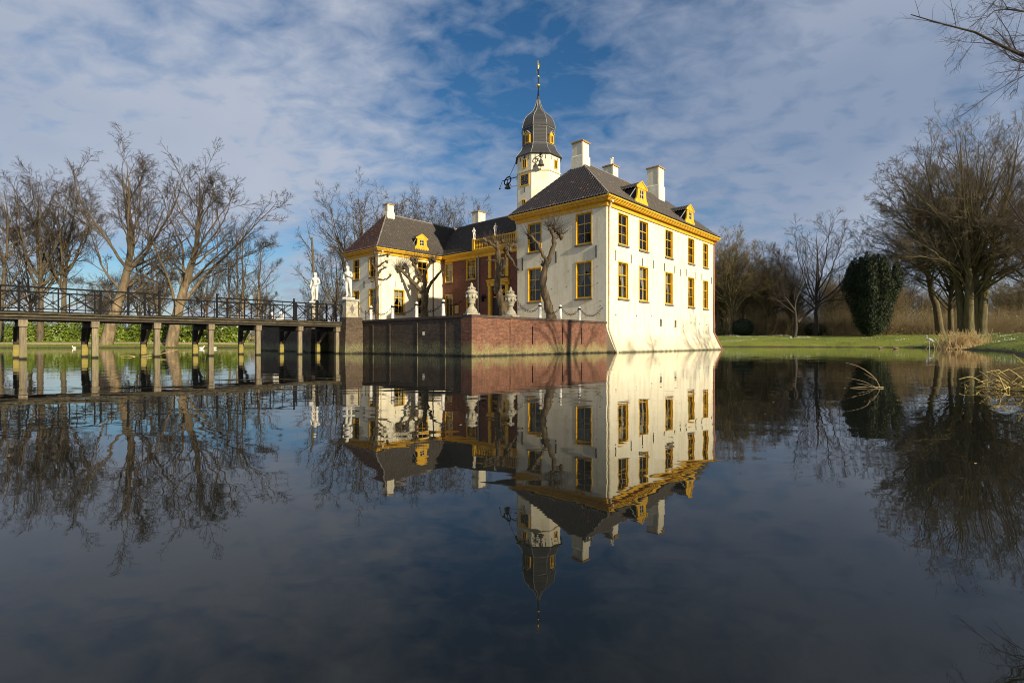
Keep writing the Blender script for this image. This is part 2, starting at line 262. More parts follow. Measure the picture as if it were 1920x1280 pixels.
# ------------------------------------------------------------------ mesh helpers
def link_mesh(name, me, parent=None, loc=(0, 0, 0), rz=0., kind=None):
    o = bpy.data.objects.new(name, me); COL.objects.link(o); o.location = loc; o.rotation_euler = (0, 0, rz)
    if parent: o.parent = parent
    if kind: o['kind'] = kind
    return o
def tag(o, label, cat, group=None, kind=None):
    if label: o['label'] = label
    if cat: o['category'] = cat
    if group: o['group'] = group
    if kind: o['kind'] = kind
    return o
def thing(name, label, cat, loc=(0, 0, 0), rz=0., group=None):
    o = bpy.data.objects.new(name, None); COL.objects.link(o); o.location = loc; o.rotation_euler = (0, 0, rz); o.empty_display_size = .3
    return tag(o, label, cat, group)
def copy_tree(o, parent=None):
    c = o.copy(); COL.objects.link(c); c.parent = parent
    for ch in list(o.children): copy_tree(ch, c)
    return c
class MB:
    def __init__(s): s.v = []; s.f = []
    def add(s, vs, fs):
        n = len(s.v); s.v += [tuple(map(float, p)) for p in vs]; s.f += [tuple(i + n for i in f) for f in fs]; return s
    def box(s, x0, x1, y0, y1, z0, z1):
        return s.add([(x0, y0, z0), (x1, y0, z0), (x1, y1, z0), (x0, y1, z0), (x0, y0, z1), (x1, y0, z1), (x1, y1, z1), (x0, y1, z1)],
                     [(3, 2, 1, 0), (4, 5, 6, 7), (0, 1, 5, 4), (1, 2, 6, 5), (2, 3, 7, 6), (3, 0, 4, 7)])
    def frustum(s, x0, x1, y0, y1, z0, X0, X1, Y0, Y1, z1):
        return s.add([(x0, y0, z0), (x1, y0, z0), (x1, y1, z0), (x0, y1, z0), (X0, Y0, z1), (X1, Y0, z1), (X1, Y1, z1), (X0, Y1, z1)],
                     [(3, 2, 1, 0), (4, 5, 6, 7), (0, 1, 5, 4), (1, 2, 6, 5), (2, 3, 7, 6), (3, 0, 4, 7)])
    def bar(s, a, b, w, h=None):
        a, b = Vector(a), Vector(b); d = (b - a).normalized(); h = h or w
        ref = Vector((0, 0, 1)) if abs(d.z) < .95 else Vector((1, 0, 0))
        x = d.cross(ref).normalized(); y = x.cross(d).normalized()
        vs = [p + x * (w / 2 * i) + y * (h / 2 * j) for p in (a, b) for i, j in ((-1, -1), (1, -1), (1, 1), (-1, 1))]
        return s.add(vs, [(3, 2, 1, 0), (4, 5, 6, 7), (0, 1, 5, 4), (1, 2, 6, 5), (2, 3, 7, 6), (3, 0, 4, 7)])
    def tube(s, pts, r, n=8, caps=True):
        pts = [Vector(p) for p in pts]; rs = r if isinstance(r, (list, tuple)) else [r] * len(pts)
        base = len(s.v); ref = None
        for i, p in enumerate(pts):
            d = (pts[min(i + 1, len(pts) - 1)] - pts[max(i - 1, 0)]).normalized()
            if ref is None: ref = d.orthogonal().normalized()
            ref = (ref - d * ref.dot(d)).normalized(); y = d.cross(ref)
            for k in range(n):
                a = 2 * PI * k / n; s.v.append(tuple(p + (ref * math.cos(a) + y * math.sin(a)) * rs[i]))
        for i in range(len(pts) - 1):
            for k in range(n):
                a = base + i * n + k; b2 = base + i * n + (k + 1) % n; s.f.append((a, b2, b2 + n, a + n))
        if caps:
            s.f.append(tuple(base + k for k in range(n))[::-1]); e = base + (len(pts) - 1) * n; s.f.append(tuple(e + k for k in range(n)))
        return s
    def lathe(s, prof, n=16, c=(0, 0), rot=0., sx=1., sy=1.):
        base = len(s.v)
        for r, z in prof:
            for k in range(n):
                a = 2 * PI * k / n + rot; s.v.append((c[0] + r * math.cos(a) * sx, c[1] + r * math.sin(a) * sy, z))
        for i in range(len(prof) - 1):
            for k in range(n):
                a = base + i * n + k; b2 = base + i * n + (k + 1) % n; s.f.append((a, b2, b2 + n, a + n))
        s.f.append(tuple(base + k for k in range(n))[::-1]); e = base + (len(prof) - 1) * n; s.f.append(tuple(e + k for k in range(n)))
        return s
    def ball(s, c, r, n=10, m=7, sc=(1, 1, 1)):
        prof = [(max(1e-3, r * math.sin(PI * i / m)), -r * math.cos(PI * i / m)) for i in range(m + 1)]
        t = MB().lathe(prof, n)
        return s.add([(c[0] + x * sc[0], c[1] + y * sc[1], c[2] + z * sc[2]) for x, y, z in t.v], t.f)
    def prism(s, poly, axis, a, b):
        """poly of 2-D points extruded along axis from a to b; axis 0: (y,z) 1: (x,z) 2: (x,y)"""
        def P(p, q): return {0: (q, p[0], p[1]), 1: (p[0], q, p[1]), 2: (p[0], p[1], q)}[axis]
        n = len(poly)
        return s.add([P(p, a) for p in poly] + [P(p, b) for p in poly], [tuple(range(n))[::-1], tuple(range(n, 2 * n))] + [(i, (i + 1) % n, (i + 1) % n + n, i + n) for i in range(n)])
    def torus(s, c, r, t, u, w, n=12, m=5):
        u, w = Vector(u), Vector(w); k = u.cross(w); base = len(s.v); c = Vector(c)
        for i in range(n):
            a = 2 * PI * i / n; d = u * math.cos(a) + w * math.sin(a)
            for j in range(m):
                b2 = 2 * PI * j / m; s.v.append(tuple(c + d * (r + t * math.cos(b2)) + k * (t * math.sin(b2))))
        for i in range(n):
            for j in range(m):
                s.f.append((base + i * m + j, base + ((i + 1) % n) * m + j, base + ((i + 1) % n) * m + (j + 1) % m, base + i * m + (j + 1) % m))
        return s
    def mesh(s, name, mat, smooth=False, recalc=True):
        me = bpy.data.meshes.new(name); me.from_pydata(s.v, [], s.f)
        if recalc:
            import bmesh
            bm = bmesh.new(); bm.from_mesh(me); bmesh.ops.recalc_face_normals(bm, faces=bm.faces); bm.to_mesh(me); bm.free()
        me.materials.append(mat)
        if smooth: me.polygons.foreach_set('use_smooth', [True] * len(me.polygons))
        return me
    def build(s, name, mat, parent=None, loc=(0, 0, 0), rz=0., smooth=False, kind=None, recalc=True):
        return link_mesh(name, s.mesh(name, mat, smooth, recalc), parent, loc, rz, kind)
def mesh_np(name, verts, faces, mat, smooth=False):
    me = bpy.data.meshes.new(name); nv, nf, k = len(verts), len(faces), faces.shape[1]
    me.vertices.add(nv); me.vertices.foreach_set('co', np.ascontiguousarray(verts, dtype=np.float32).ravel())
    me.loops.add(nf * k); me.loops.foreach_set('vertex_index', np.ascontiguousarray(faces, dtype=np.int32).ravel())
    me.polygons.add(nf); me.polygons.foreach_set('loop_start', np.arange(0, nf * k, k, dtype=np.int32)); me.polygons.foreach_set('loop_total', np.full(nf, k, dtype=np.int32))
    if smooth: me.polygons.foreach_set('use_smooth', np.ones(nf, dtype=bool))
    me.materials.append(mat); me.update(calc_edges=True); me.validate(); return me

# ------------------------------------------------------------------ the plan: everything built hangs in the house frame (t back, s left, z up)
C0 = Vector((6.73, 36.2, 0)); TH = math.atan2(.737, .676)
D1 = Vector((math.cos(TH), math.sin(TH), 0)); D2 = Vector((-math.sin(TH), math.cos(TH), 0))
def W(t, s, z=0.): return C0 + D1 * t + D2 * s + Vector((0, 0, z))

# ------------------------------------------------------------------ ground and water
MOAT = [(-75, -3), (7.5, -2.5), (9.2, 6.5), (16.4, 15), (27.3, 26.5), (40.5, 42), (44.5, 49), (50, 58), (55, 69), (46, 75), (32, 79.5), (8, 88), (-20, 84), (-34, 66), (-64, 62.5), (-95, 60), (-110, 20)]
def sdist(px, py, poly):
    d = np.full(px.shape, 1e9); inside = np.zeros(px.shape, bool); n = len(poly)
    for i in range(n):
        (ax, ay), (bx, by) = poly[i], poly[(i + 1) % n]
        ex, ey = bx - ax, by - ay; tt = np.clip(((px - ax) * ex + (py - ay) * ey) / (ex * ex + ey * ey), 0, 1)
        d = np.minimum(d, np.hypot(px - ax - tt * ex, py - ay - tt * ey))
        cond = ((ay > py) != (by > py)) & (px < (bx - ax) * (py - ay) / (by - ay + 1e-12) + ax); inside ^= cond
    return np.where(inside, -d, d)
def smooth_noise(x, y, sc, seed):
    rg = np.random.RandomState(seed); r = np.zeros(x.shape)
    for _ in range(6):
        a = rg.uniform(0, 2 * PI); k = rg.uniform(.6, 1.6) / sc; r += np.sin((x * math.cos(a) + y * math.sin(a)) * k + rg.uniform(0, 6.28))
    return r / 6
def ground_z(x, y):
    x, y = np.asarray(x, float), np.asarray(y, float)
    d = sdist(x, y, MOAT) + .5 * smooth_noise(x, y, 1.2, 3)
    rightness = 1 / (1 + np.exp(-(x - 5) / 8.))
    top = .82 + 1.0 * rightness; run = 9.5 + .5 * rightness
    u = np.clip((d + .35) / run, 0, 1); up = top * (u ** (.95 - .2 * rightness))
    far = np.clip((d - 14) / 60, 0, 1) * .5 * (1 - rightness * .6)
    z = up + far + .05 * smooth_noise(x, y, 2.0, 9) * np.clip(d, 0, 1)
    under = np.clip(d * .8, -1.6, 0)
    return np.where(d > -.35, z, under - .02)
def axis(lo, hi, step, outer, growth=1.25):
    a = list(np.arange(lo, hi + step, step)); s = step
    while a[-1] < outer: s *= growth; a.append(a[-1] + s)
    s = step
    while a[0] > -outer: s *= growth; a.insert(0, a[0] - s)
    return np.array(a)
gx, gy = axis(-100, 100, .8, 1500), axis(-6, 120, .7, 1500)
GX, GY = np.meshgrid(gx, gy, indexing='ij'); GZ = ground_z(GX, GY)
nx, ny = GX.shape; idx = np.arange(nx * ny).reshape(nx, ny)
faces = np.stack([idx[:-1, :-1], idx[1:, :-1], idx[1:, 1:], idx[:-1, 1:]], -1).reshape(-1, 4)
me = mesh_np('ground', np.stack([GX, GY, GZ], -1).reshape(-1, 3), faces, MAT['lawn'], True)
dd = sdist(GX, GY, MOAT); rr_ = 1 / (1 + np.exp(-(GX - 5) / 8.))
lit = np.clip((dd - (10 + 8 * rr_) + 2.5 * smooth_noise(GX, GY, 4, 5)) / 4, 0, 1)
at = me.attributes.new('litter', 'FLOAT', 'POINT'); at.data.foreach_set('value', lit.ravel().astype(np.float32))
tag(link_mesh('ground', me), None, None, kind='structure')
me = mesh_np('water', np.array([(-300, -60, 0), (200, -60, 0), (200, 200, 0), (-300, 200, 0)], float), np.array([(0, 1, 2, 3)]), MAT['water'])
tag(link_mesh('water', me), None, None, kind='structure')
# gravel path on the left bank
xs = np.arange(-110, -30, 1.5); pv = []
for x in xs:
    yb = np.interp(x, [-95, -64, -34], [60, 62.5, 66]) + 4.6 + .3 * math.sin(x * .21)
    for k in (0, .8, 1.7, 2.6): pv.append((x, yb + k, float(ground_z(x, yb + k)) + .03))
pv = np.array(pv); pf = []
for i in range(len(xs) - 1):
    for k in range(3): pf.append((i * 4 + k, (i + 1) * 4 + k, (i + 1) * 4 + k + 1, i * 4 + k + 1))
tag(link_mesh('path', mesh_np('path', pv, np.array(pf), MAT['path'], True)), None, None, kind='structure')

# ------------------------------------------------------------------ walls with openings
def wall_panel(mb, axis_, fixed, a0, a1, z0, z1, holes, depth, inward):
    """plane axis_='s' (fixed s, runs along t) or 't' (fixed t, runs along s); holes (a0,a1,z0,z1); reveals go inward by depth"""
    As = sorted({a0, a1, *[h[0] for h in holes], *[h[1] for h in holes]}); Zs = sorted({z0, z1, *[h[2] for h in holes], *[h[3] for h in holes]})
    As = [a for a in As if a0 <= a <= a1]; Zs = [z for z in Zs if z0 <= z <= z1]
    def P(a, z, o=0.): return (a, fixed + o * inward, z) if axis_ == 's' else (fixed + o * inward, a, z)
    for i in range(len(As) - 1):
        for j in range(len(Zs) - 1):
            am, zm = (As[i] + As[i + 1]) / 2, (Zs[j] + Zs[j + 1]) / 2
            if any(h[0] < am < h[1] and h[2] < zm < h[3] for h in holes): continue
            mb.add([P(As[i], Zs[j]), P(As[i + 1], Zs[j]), P(As[i + 1], Zs[j + 1]), P(As[i], Zs[j + 1])], [(0, 1, 2, 3)])
    for h in holes:
        q = [(h[0], h[2]), (h[1], h[2]), (h[1], h[3]), (h[0], h[3])]
        for k in range(4):
            p, r = q[k], q[(k + 1) % 4]; mb.add([P(*p), P(*r), P(*r, depth), P(*p, depth)], [(0, 1, 2, 3)])

# ------------------------------------------------------------------ terrace (the brick quay of the castle island)
terr = thing('terrace_wall', 'red brick terrace wall rising from the moat with dark coping', 'terrace', tuple(W(0, 0)), TH)
TZ = 2.2; TF = -13.07; TL = 28.0
mb = MB()
slots = [(-12.45, .75, 1.72), (-10.0, .55, 1.68), (-8.15, .62, 1.70), (-5.2, .6, 1.72), (-3.1, .62, 1.70)]
wall_panel(mb, 's', 0, TF, -.0, -.9, TZ - .14, [(a - .055, a + .055, z0, z1) for a, z0, z1 in slots], .4, 1)
for a, z0, z1 in slots: mb.add([(a - .06, .39, z0), (a + .06, .39, z0), (a + .06, .39, z1), (a - .06, .39, z1)], [(0, 1, 2, 3)])
mb.build('brick_face', MAT['brick'], terr, recalc=False)
mb = MB(); wall_panel(mb, 't', TF, .0, 11.4, -.9, TZ - .14, [], .3, 1)
for a in (2.1, 4.6, 7.4, 9.3): mb.box(TF - .035, TF + .05, a, a + .07, .1, 1.9)
mb.build('brick_face', MAT['brick_old_shaded'], terr, recalc=False)
mb = MB(); wall_panel(mb, 't', TF + .02, 11.4, 15.4, -.9, TZ - .14, [], .3, 1); mb.build('brick_face', MAT['brick_moss'], terr, recalc=False)
mb = MB(); wall_panel(mb, 't', TF, 15.4, TL, -.9, TZ - .14, [], .3, 1); mb.add([(TF, TL, -.9), (0, 35.6, -.9), (0, 35.6, TZ - .14), (TF, TL, TZ - .14)], [(0, 1, 2, 3)]); mb.build('brick_face', MAT['brick_old_shaded'], terr, recalc=False)
mb = MB()
mb.box(TF - .06, .0, -.06, .34, TZ - .138, TZ); mb.box(TF - .06, TF + .34, .342, TL, TZ - .138, TZ)
mb.build('coping', MAT['coping'], terr)
mb = MB(); mb.add([(TF + .3, .3, TZ - .02), (0, .3, TZ - .02), (0, 8.6, TZ - .02), (20, 8.6, TZ - .02), (20, 35.5, TZ - .02), (0, 35.5, TZ - .02), (TF + .3, TL, TZ - .02)], [(0, 1, 2, 3, 4, 5, 6)]); mb.build('paving', MAT['path'], terr)
# brick piers under the urns and white panel mark
mb = MB(); mb.box(TF - .05, TF + .78, -.05, .8, -.9, TZ - .05); mb.build('pier', MAT['brick'], terr)
mb = MB(); mb.box(-10.15, -9.35, -.05, .6, -.9, TZ - .05); mb.build('pier', MAT['brick'], terr)
mb = MB(); mb.box(TF - .03, TF + .02, 4.0, 4.16, 1.15, 1.35); mb.build('plaque', MAT['statue'], terr)
# gate piers carrying the statues
def gate_pier(s0, label):
    p = thing('statue_pier', label, 'pedestal', tuple(W(-13.86, s0 + .42)), TH)
    mb = MB(); mb.frustum(-.58, .77, -.46, .46, -.9, -.42, .77, -.42, .42, 2.36); mb.build('brick_shaft', MAT['brick_old_shaded'], p)
    mb = MB(); mb.box(-.43, .43, -.43, .43, 2.36, 3.42); mb.build('stone_block', MAT['stone'], p)
    mb = MB(); mb.box(-.50, .50, -.50, .50, 3.422, 3.54); mb.build('cap', MAT['lead'], p)
    for ax, sg in ((0, -1), (1, -1)):
        q = [(0, 2.58), (.15, 2.9), (0, 3.22), (-.15, 2.9)]
        mb = MB(); mb.prism(q, ax, sg * .43, sg * .455); mb.build('diamond_boss', MAT['sill'], p)
    return p
gate_pier(10.55, 'brick and stone gate pier to the right of the bridge, diamond on its block')
gate_pier(15.25, 'brick and stone gate pier behind the bridge railing, farther one')

# ------------------------------------------------------------------ statues
def skin_mesh(name, verts, edges, radii, mat, sub=2):
    me = bpy.data.meshes.new(name + '_cage'); me.from_pydata(verts, edges, [])
    o = bpy.data.objects.new(name + '_cage', me); COL.objects.link(o)
    md = o.modifiers.new('skin', 'SKIN'); md.use_smooth_shade = True
    for i, r in enumerate(radii):
        rr = r if isinstance(r, tuple) else (r, r); o.data.skin_vertices[0].data[i].radius = rr
    o.data.skin_vertices[0].data[0].use_root = True
    sm = o.modifiers.new('sub', 'SUBSURF'); sm.levels = sub; sm.render_levels = sub
    dg = bpy.context.evaluated_depsgraph_get(); ev = o.evaluated_get(dg); res = bpy.data.meshes.new_from_object(ev)
    bpy.data.objects.remove(o); bpy.data.meshes.remove(me); res.name = name; res.materials.clear(); res.materials.append(mat); return res
def statue_mesh(flip=1, lean=.0, arm='hip'):
    f = flip
    V = [(0, 0, .98), (.01 * f, 0, 1.12), (.0, .0, 1.28), (-.01 * f, -.01, 1.42), (-.01 * f, -.01, 1.50), (-.005 * f, -.03, 1.60), (.0, -.05, 1.70), (.0, -.04, 1.80),
         (-.10, 0, .92), (-.115, -.03, .52), (-.10, .02, .12), (-.11, -.10, .05),
         (.10, 0, .92), (.15, -.07, .54), (.13, .05, .12), (.17, -.06, .05),
         (-.18, 0, 1.40), (-.27, -.02, 1.17), (-.17, -.17, 1.02), (-.12, -.20, 1.0),
         (.18, 0, 1.40), (.25, -.05, 1.15), (.12, -.2, 1.22), (.05, -.22, 1.30),
         (.0, .06, .80), (.02, .10, .45), (.0, .12, .08)]
    if arm == 'down': V[21], V[22], V[23] = (.24, .02, 1.13), (.26, -.03, .90), (.26, -.05, .82)
    E = [(0, 1), (1, 2), (2, 3), (3, 4), (4, 5), (5, 6), (6, 7), (0, 8), (8, 9), (9, 10), (10, 11), (0, 12), (12, 13), (13, 14), (14, 15), (3, 16), (16, 17), (17, 18), (18, 19), (3, 20), (20, 21), (21, 22), (22, 23), (0, 24), (24, 25), (25, 26)]
    Rr = [(.17, .12), (.145, .105), (.165, .115), (.16, .10), .066, .095, .115, .09, .10, .078, .052, .045, .10, .078, .052, .045, .065, .05, .038, .035, .065, .05, .038, .035, .10, .09, .10]
    V = [(x * f + lean * (z - .0), y, z) for x, y, z in V]
    return skin_mesh('figure', V, E, Rr, MAT['statue'])
def statue(t, s, z, label, mesh_, h, rz, base=True, name='statue', group=None):
    st = thing(name, label, 'statue', tuple(W(t, s, z)), TH + rz, group)
    k = h / 2.0
    o = link_mesh('figure', mesh_, st, (0, 0, .12 * k)); o.scale = (k * 1.1, k * 1.1, k * 1.05)
    MB().box(-.26 * k, .26 * k, -.26 * k, .26 * k, 0, .125 * k).build('base', MAT['statue'], st)
    return st
st_a, st_b = statue_mesh(1, -.03, 'hip'), statue_mesh(-1, .02, 'down')
statue(-13.86, 10.97, 3.54, 'white stone figure on the gate pier right of the bridge', st_a, 2.2, R(-60))
statue(-13.86, 15.67, 3.54, 'white stone figure on the farther gate pier behind the railing', st_b, 2.2, R(-45))

# ------------------------------------------------------------------ bridge
br = thing('footbridge', 'long low wooden footbridge on timber piles with black iron railings', 'bridge', tuple(W(0, 0)), TH)
BS0, BS1, BZ = 11.35, 13.95, 2.06; BT0, BT1 = -41.5, -13.1
pl = MB().box(0, .205, BS0 - .28, BS1 + .28, BZ - .075, BZ + .0).mesh('plank', MAT['plank'])
nb = int((BT1 - BT0) / .215)
for i in range(nb):
    link_mesh('plank', pl, br, (BT0 + i * .215, random.uniform(-.012, .012), random.uniform(-.006, .006)))
for ys in (BS0 - .16, BS1 + .02):
    MB().box(BT0, BT1 + .02, ys, ys + .14, BZ - .33, BZ - .078).build('stringer', MAT['wood_dark'], br)
MB().box(BT0, BT1 - .1, BS0 - .255, BS0 - .205, BZ - .20, BZ - .13).build('edge_board', MAT['plank'], br)
MB().box(BT0, BT1 - .1, BS1 + .205, BS1 + .255, BZ - .20, BZ - .13).build('edge_board', MAT['plank'], br)
pile_f = MB().frustum(-.125, .125, -.125, .125, -1.2, -.11, .115, -.11, .11, BZ - .62).mesh('pile', MAT['wood'])
pile_r = MB().frustum(-.125, .125, -.125, .125, .62, -.115, .115, -.115, .115, BZ - .62).mesh('pile', MAT['wood_dark'])
sleeve = MB().frustum(-.13, .13, -.13, .13, -1.2, -.128, .128, -.128, .128, .618).mesh('sunlit_sleeve', MAT['wood_sunlit'])  # lower part of the rear piles, sunlight painted on by its own material
capm = MB().box(-.15, .15, -.20, .20, BZ - .62, BZ - .335).mesh('pile_cap', MAT['wood'])
for k in range(-4, 7):
    t = -29.3 + 2.47 * k
    if t < BT0 + .4: continue
    p = link_mesh('pile', pile_f, br, (t, BS0 + .06, 0)); link_mesh('pile_cap', capm, p)
    p = link_mesh('pile', pile_r, br, (t - .05, BS1 - .05, 0)); link_mesh('pile_foot', sleeve, p)
    MB().box(t - .11, t + .11, BS0 + .29, BS1 + .2, BZ - .62, BZ - .34).build('cross_beam', MAT['wood_dark'], br)
    MB().bar((t, BS1 - .2, .75), (t, BS1 - 1.15, BZ - .62), .13).build('brace', MAT['wood_dark' if k % 2 else 'wood'], br)
def railing(s, spans, lab):
    for a, b in spans:
        n = max(1, round((b - a) / 1.28)); st = (b - a) / n; z0, z1 = BZ + .16, BZ + 1.14
        r = MB().box(a, b, s - .034, s + .034, z1 - .07, z1).box(a, b, s - .022, s + .022, z0 - .025, z0 + .025).build('railing', MAT['iron'], br)
        for i in range(n + 1):
            big = i in (0, n) or i % 3 == 0; w = .042 if big else .028; x = a + i * st
            q = MB().box(x - w, x + w, s - w, s + w, BZ - .16, z1 + (.10 if big else 0.))
            if big: q.ball((x, s, z1 + .15), .058)
            q.build('post', MAT['iron'], r)
        for i in range(n):
            x0, x1 = a + i * st + .03, a + (i + 1) * st - .03; xm = (x0 + x1) / 2
            MB().bar((x0, s - .008, z0), (x1, s - .008, z1 - .05), .038).build('cross_bar', MAT['iron'], r)
            MB().bar((x0, s + .008, z1 - .05), (x1, s + .008, z0), .038).build('cross_bar', MAT['iron'], r)
            MB().bar((xm, s, z0), (xm, s, z1 - .05), .03).build('mid_bar', MAT['iron'], r)
            MB().torus((xm, s, (z0 + z1) / 2 - .02), .075, .014, (1, 0, 0), (0, 0, 1)).build('ring', MAT['iron'], r)
railing(BS0 - .2, [(-41.0, -24.3), (-21.65, -16.0), (-15.9, -13.75)], 'near')
railing(BS1 + .2, [(-41.0, -26.2), (-24.3, -16.0), (-15.9, -13.75)], 'far')

# ------------------------------------------------------------------ manor house
house = thing('manor_house', 'white moated manor house with two wings, brick centre and ochre trim', 'manor house', tuple(W(0, 0)), TH)
UZ, LZ = (7.95, 10.32), (3.96, 6.72)
RW, RT = 8.53, 19.9          # right wing: s 0..8.53, t 0..19.9
LS0, LS1 = 29.1, 35.5        # left wing
CT = 9.1                     # centre front
side_w = [(1.55, 3.05), (4.7, 6.2), (9.2, 10.65), (13.75, 15.2), (17.2, 18.5)]
front_w = [(1.22, 2.68), (5.95, 7.40)]
left_front_w = [(29.5, 30.9), (32.95, 34.25)]
left_lit_w = [(2.0, 3.5, *LZ), (5.3, 6.85, *LZ), (5.3, 6.85, *UZ)]
vents = [(8.25, 8.62, 2.02, 2.68), (11.0, 11.4, 2.02, 2.68)]
EZ = 10.5
mb = MB()
wall_panel(mb, 't', 0, 0, RW, 1.9, EZ, [(a, b, *z) for a, b in front_w for z in (UZ, LZ)], .3, 1)
wall_panel(mb, 's', 0, 0, RT, 1.9, EZ, [(a, b, *z) for a, b in side_w for z in (UZ, LZ)] + vents, .3, 1)
prof = [(0, 1.9), (.03, 1.66), (.18, 1.30), (.40, .8), (.62, .35), (.80, 0), (1.0, -.5)]
for (o0, z0), (o1, z1) in zip(prof, prof[1:]): mb.add([(0, -o0, z0), (RT, -o0, z0), (RT + o1 * .35, -o1, z1), (-.0, -o1, z1)], [(0, 1, 2, 3)])
mb.add([(0, 0.6, 1.9), (0, .6, -.5)] + [(0, -o, z) for o, z in prof[::-1]], [tuple(range(2 + len(prof)))])
mb.add([(RT, 0, EZ), (RT, RW, EZ), (RT, RW, -.5), (RT + .35, -1.0, -.5), (RT + .03, 0, 1.66)], [(0, 1, 2, 3, 4)])
mb.add([(0, RW, 1.9), (RT, RW, 1.9), (RT, RW, EZ), (0, RW, EZ)], [(0, 1, 2, 3)])
mb.build('wall', MAT['plaster'], house, recalc=False)
mb = MB()
wall_panel(mb, 't', 0, LS0, LS1, 1.9, EZ, [(a, b, *z) for a, b in left_front_w for z in (UZ, LZ)], .3, 1)
wall_panel(mb, 's', LS0, 0, RT, 1.9, EZ, left_lit_w, .3, 1)
mb.add([(0, LS1, -.5), (RT, LS1, -.5), (RT, LS1, EZ), (0, LS1, EZ)], [(0, 1, 2, 3)]); mb.add([(RT, LS0, 0), (RT, LS1, 0), (RT, LS1, EZ), (RT, LS0, EZ)], [(0, 1, 2, 3)])
mb.build('wall', MAT['plaster'], house, recalc=False)
ctr_w = [(27.2, 28.6, 8.0, 10.35), (23.1, 24.75, 8.0, 10.35), (23.1, 24.75, 3.75, 6.5), (27.2, 28.6, 2.2, 6.5)]
porch = [(18.6, 20.0, 8.0, 10.0), (18.55, 20.35, 2.2, 6.9)]
mb = MB(); wall_panel(mb, 't', CT, RW, LS0, 1.9, EZ + .3, ctr_w + porch, .3, 1)
mb.add([(18, RW, 0), (18, LS0, 0), (18, LS0, EZ + .3), (18, RW, EZ + .3)], [(0, 1, 2, 3)])
mb.build('brick_wall', MAT['brick_house'], house, recalc=False)
# rooms behind the glass
mb = MB()
mb.box(1.6, RT - 1, 1.6, RW - 1.2, 2.25, 7.3); mb.box(1.6, RT - 1, 1.6, RW - 1.2, 7.35, 10.9)
mb.box(1.6, RT - 1, LS0 + 1.6, LS1 - 1, 2.25, 7.3); mb.box(1.6, RT - 1, LS0 + 1.6, LS1 - 1, 7.35, 10.9)
mb.box(CT + 1.6, 17.5, RW + .2, LS0 - .2, 2.25, 10.9)
mb.box(.3, RT - .3, .3, RW - .2, 7.3, 7.35); mb.box(.3, RT - .3, LS0 + .3, LS1 - .2, 7.3, 7.35)
mb.build('inner_rooms', MAT['room'], house)

# windows: proto faces -y of the house frame
def window_proto(w, h, rows=3, cols=2, curtain=False, sill=True, shutter=False):
    c, d = .085, .24
    mb = MB(); mb.box(-w / 2, -w / 2 + c, -.025, d, 0, h).box(w / 2 - c, w / 2, -.025, d, 0, h).box(-w / 2 + c, w / 2 - c, -.025, d, h - c, h).box(-w / 2 + c, w / 2 - c, -.012, d, 0, .06)
    iw0, iw1, iz0, iz1 = -w / 2 + c, w / 2 - c, .06, h - c; s_ = .055; y0, y1 = .10, .15
    mb.box(iw0, iw0 + s_, y0, y1, iz0, iz1).box(iw1 - s_, iw1, y0, y1, iz0, iz1).box(iw0 + s_, iw1 - s_, y0, y1, iz0, iz0 + s_ + .02).box(iw0 + s_, iw1 - s_, y0, y1, iz1 - s_, iz1)
    gx0, gx1, gz0, gz1 = iw0 + s_, iw1 - s_, iz0 + s_ + .02, iz1 - s_; mu = .034
    for k in range(1, cols): x = gx0 + (gx1 - gx0) * k / cols; mb.box(x - mu / 2, x + mu / 2, y0 + .004, y1 - .004, gz0, gz1)
    for k in range(1, rows):
        z = gz0 + (gz1 - gz0) * k / rows; m2 = mu * (1.7 if k == rows - 1 else 1.)
        for q in range(cols): mb.box(gx0 + (gx1 - gx0) * q / cols + (mu / 2 if q else 0), gx0 + (gx1 - gx0) * (q + 1) / cols - (mu / 2 if q < cols - 1 else 0), y0 + .002, y1 - .002, z - m2 / 2, z + m2 / 2)
    root = bpy.data.objects.new('window', mb.mesh('window', MAT['yellow'])); COL.objects.link(root)
    pw, ph = (gx1 - gx0) / cols, (gz1 - gz0) / rows
    pm = MB().add([(0, 0, 0), (pw, 0, 0), (pw, 0, ph), (0, 0, ph)], [(0, 1, 2, 3)]).mesh('pane', MAT['glass'], recalc=False)
    for i in range(cols):
        for j in range(rows): link_mesh('pane', pm, root, (gx0 + i * pw, y0 + .03, gz0 + j * ph))
    if sill: MB().box(-w / 2 - .05, w / 2 + .05, -.11, .06, -.11, -.002).build('sill', MAT['sill'], root)
    if curtain:
        for sg in (-1, 1):
            cm = MB(); n = 14; rows_ = 9; vs = []
            for j in range(rows_ + 1):
                f = j / rows_; z = .08 + f * (h - .15)
                wid = w * .46 * (1 if f > .75 else (.20 + .80 * abs(f - .30) / .45 if f > .3 else .20 + .14 * (.3 - f) / .3))
                for i in range(n + 1):
                    u = i / n; vs.append((sg * (w / 2 - .07 - u * wid), .36 + .03 * math.sin(u * 22) * (1 if f > .3 else .8), z))
            cm.add(vs, [(j * (n + 1) + i, j * (n + 1) + i + 1, (j + 1) * (n + 1) + i + 1, (j + 1) * (n + 1) + i) for j in range(rows_) for i in range(n)])
            cm.build('curtain', MAT['curtain'], root, smooth=True, recalc=False)
    return root
def place_window(proto, t, s, z, face):
    c = copy_tree(proto, house); c.location = (t, s, z); c.rotation_euler = (0, 0, 0 if face == 's' else -PI / 2); return c
protos = {}
def win(t, s, z, face, w, h, curtain=False, rows=3, cols=2, sill=True):
    key = (round(w, 2), round(h, 2), curtain, rows, cols, sill)
    if key not in protos: protos[key] = window_proto(w, h, rows, cols, curtain, sill)
    return place_window(protos[key], t, s, z, face)
hu, hl = UZ[1] - UZ[0], LZ[1] - LZ[0]
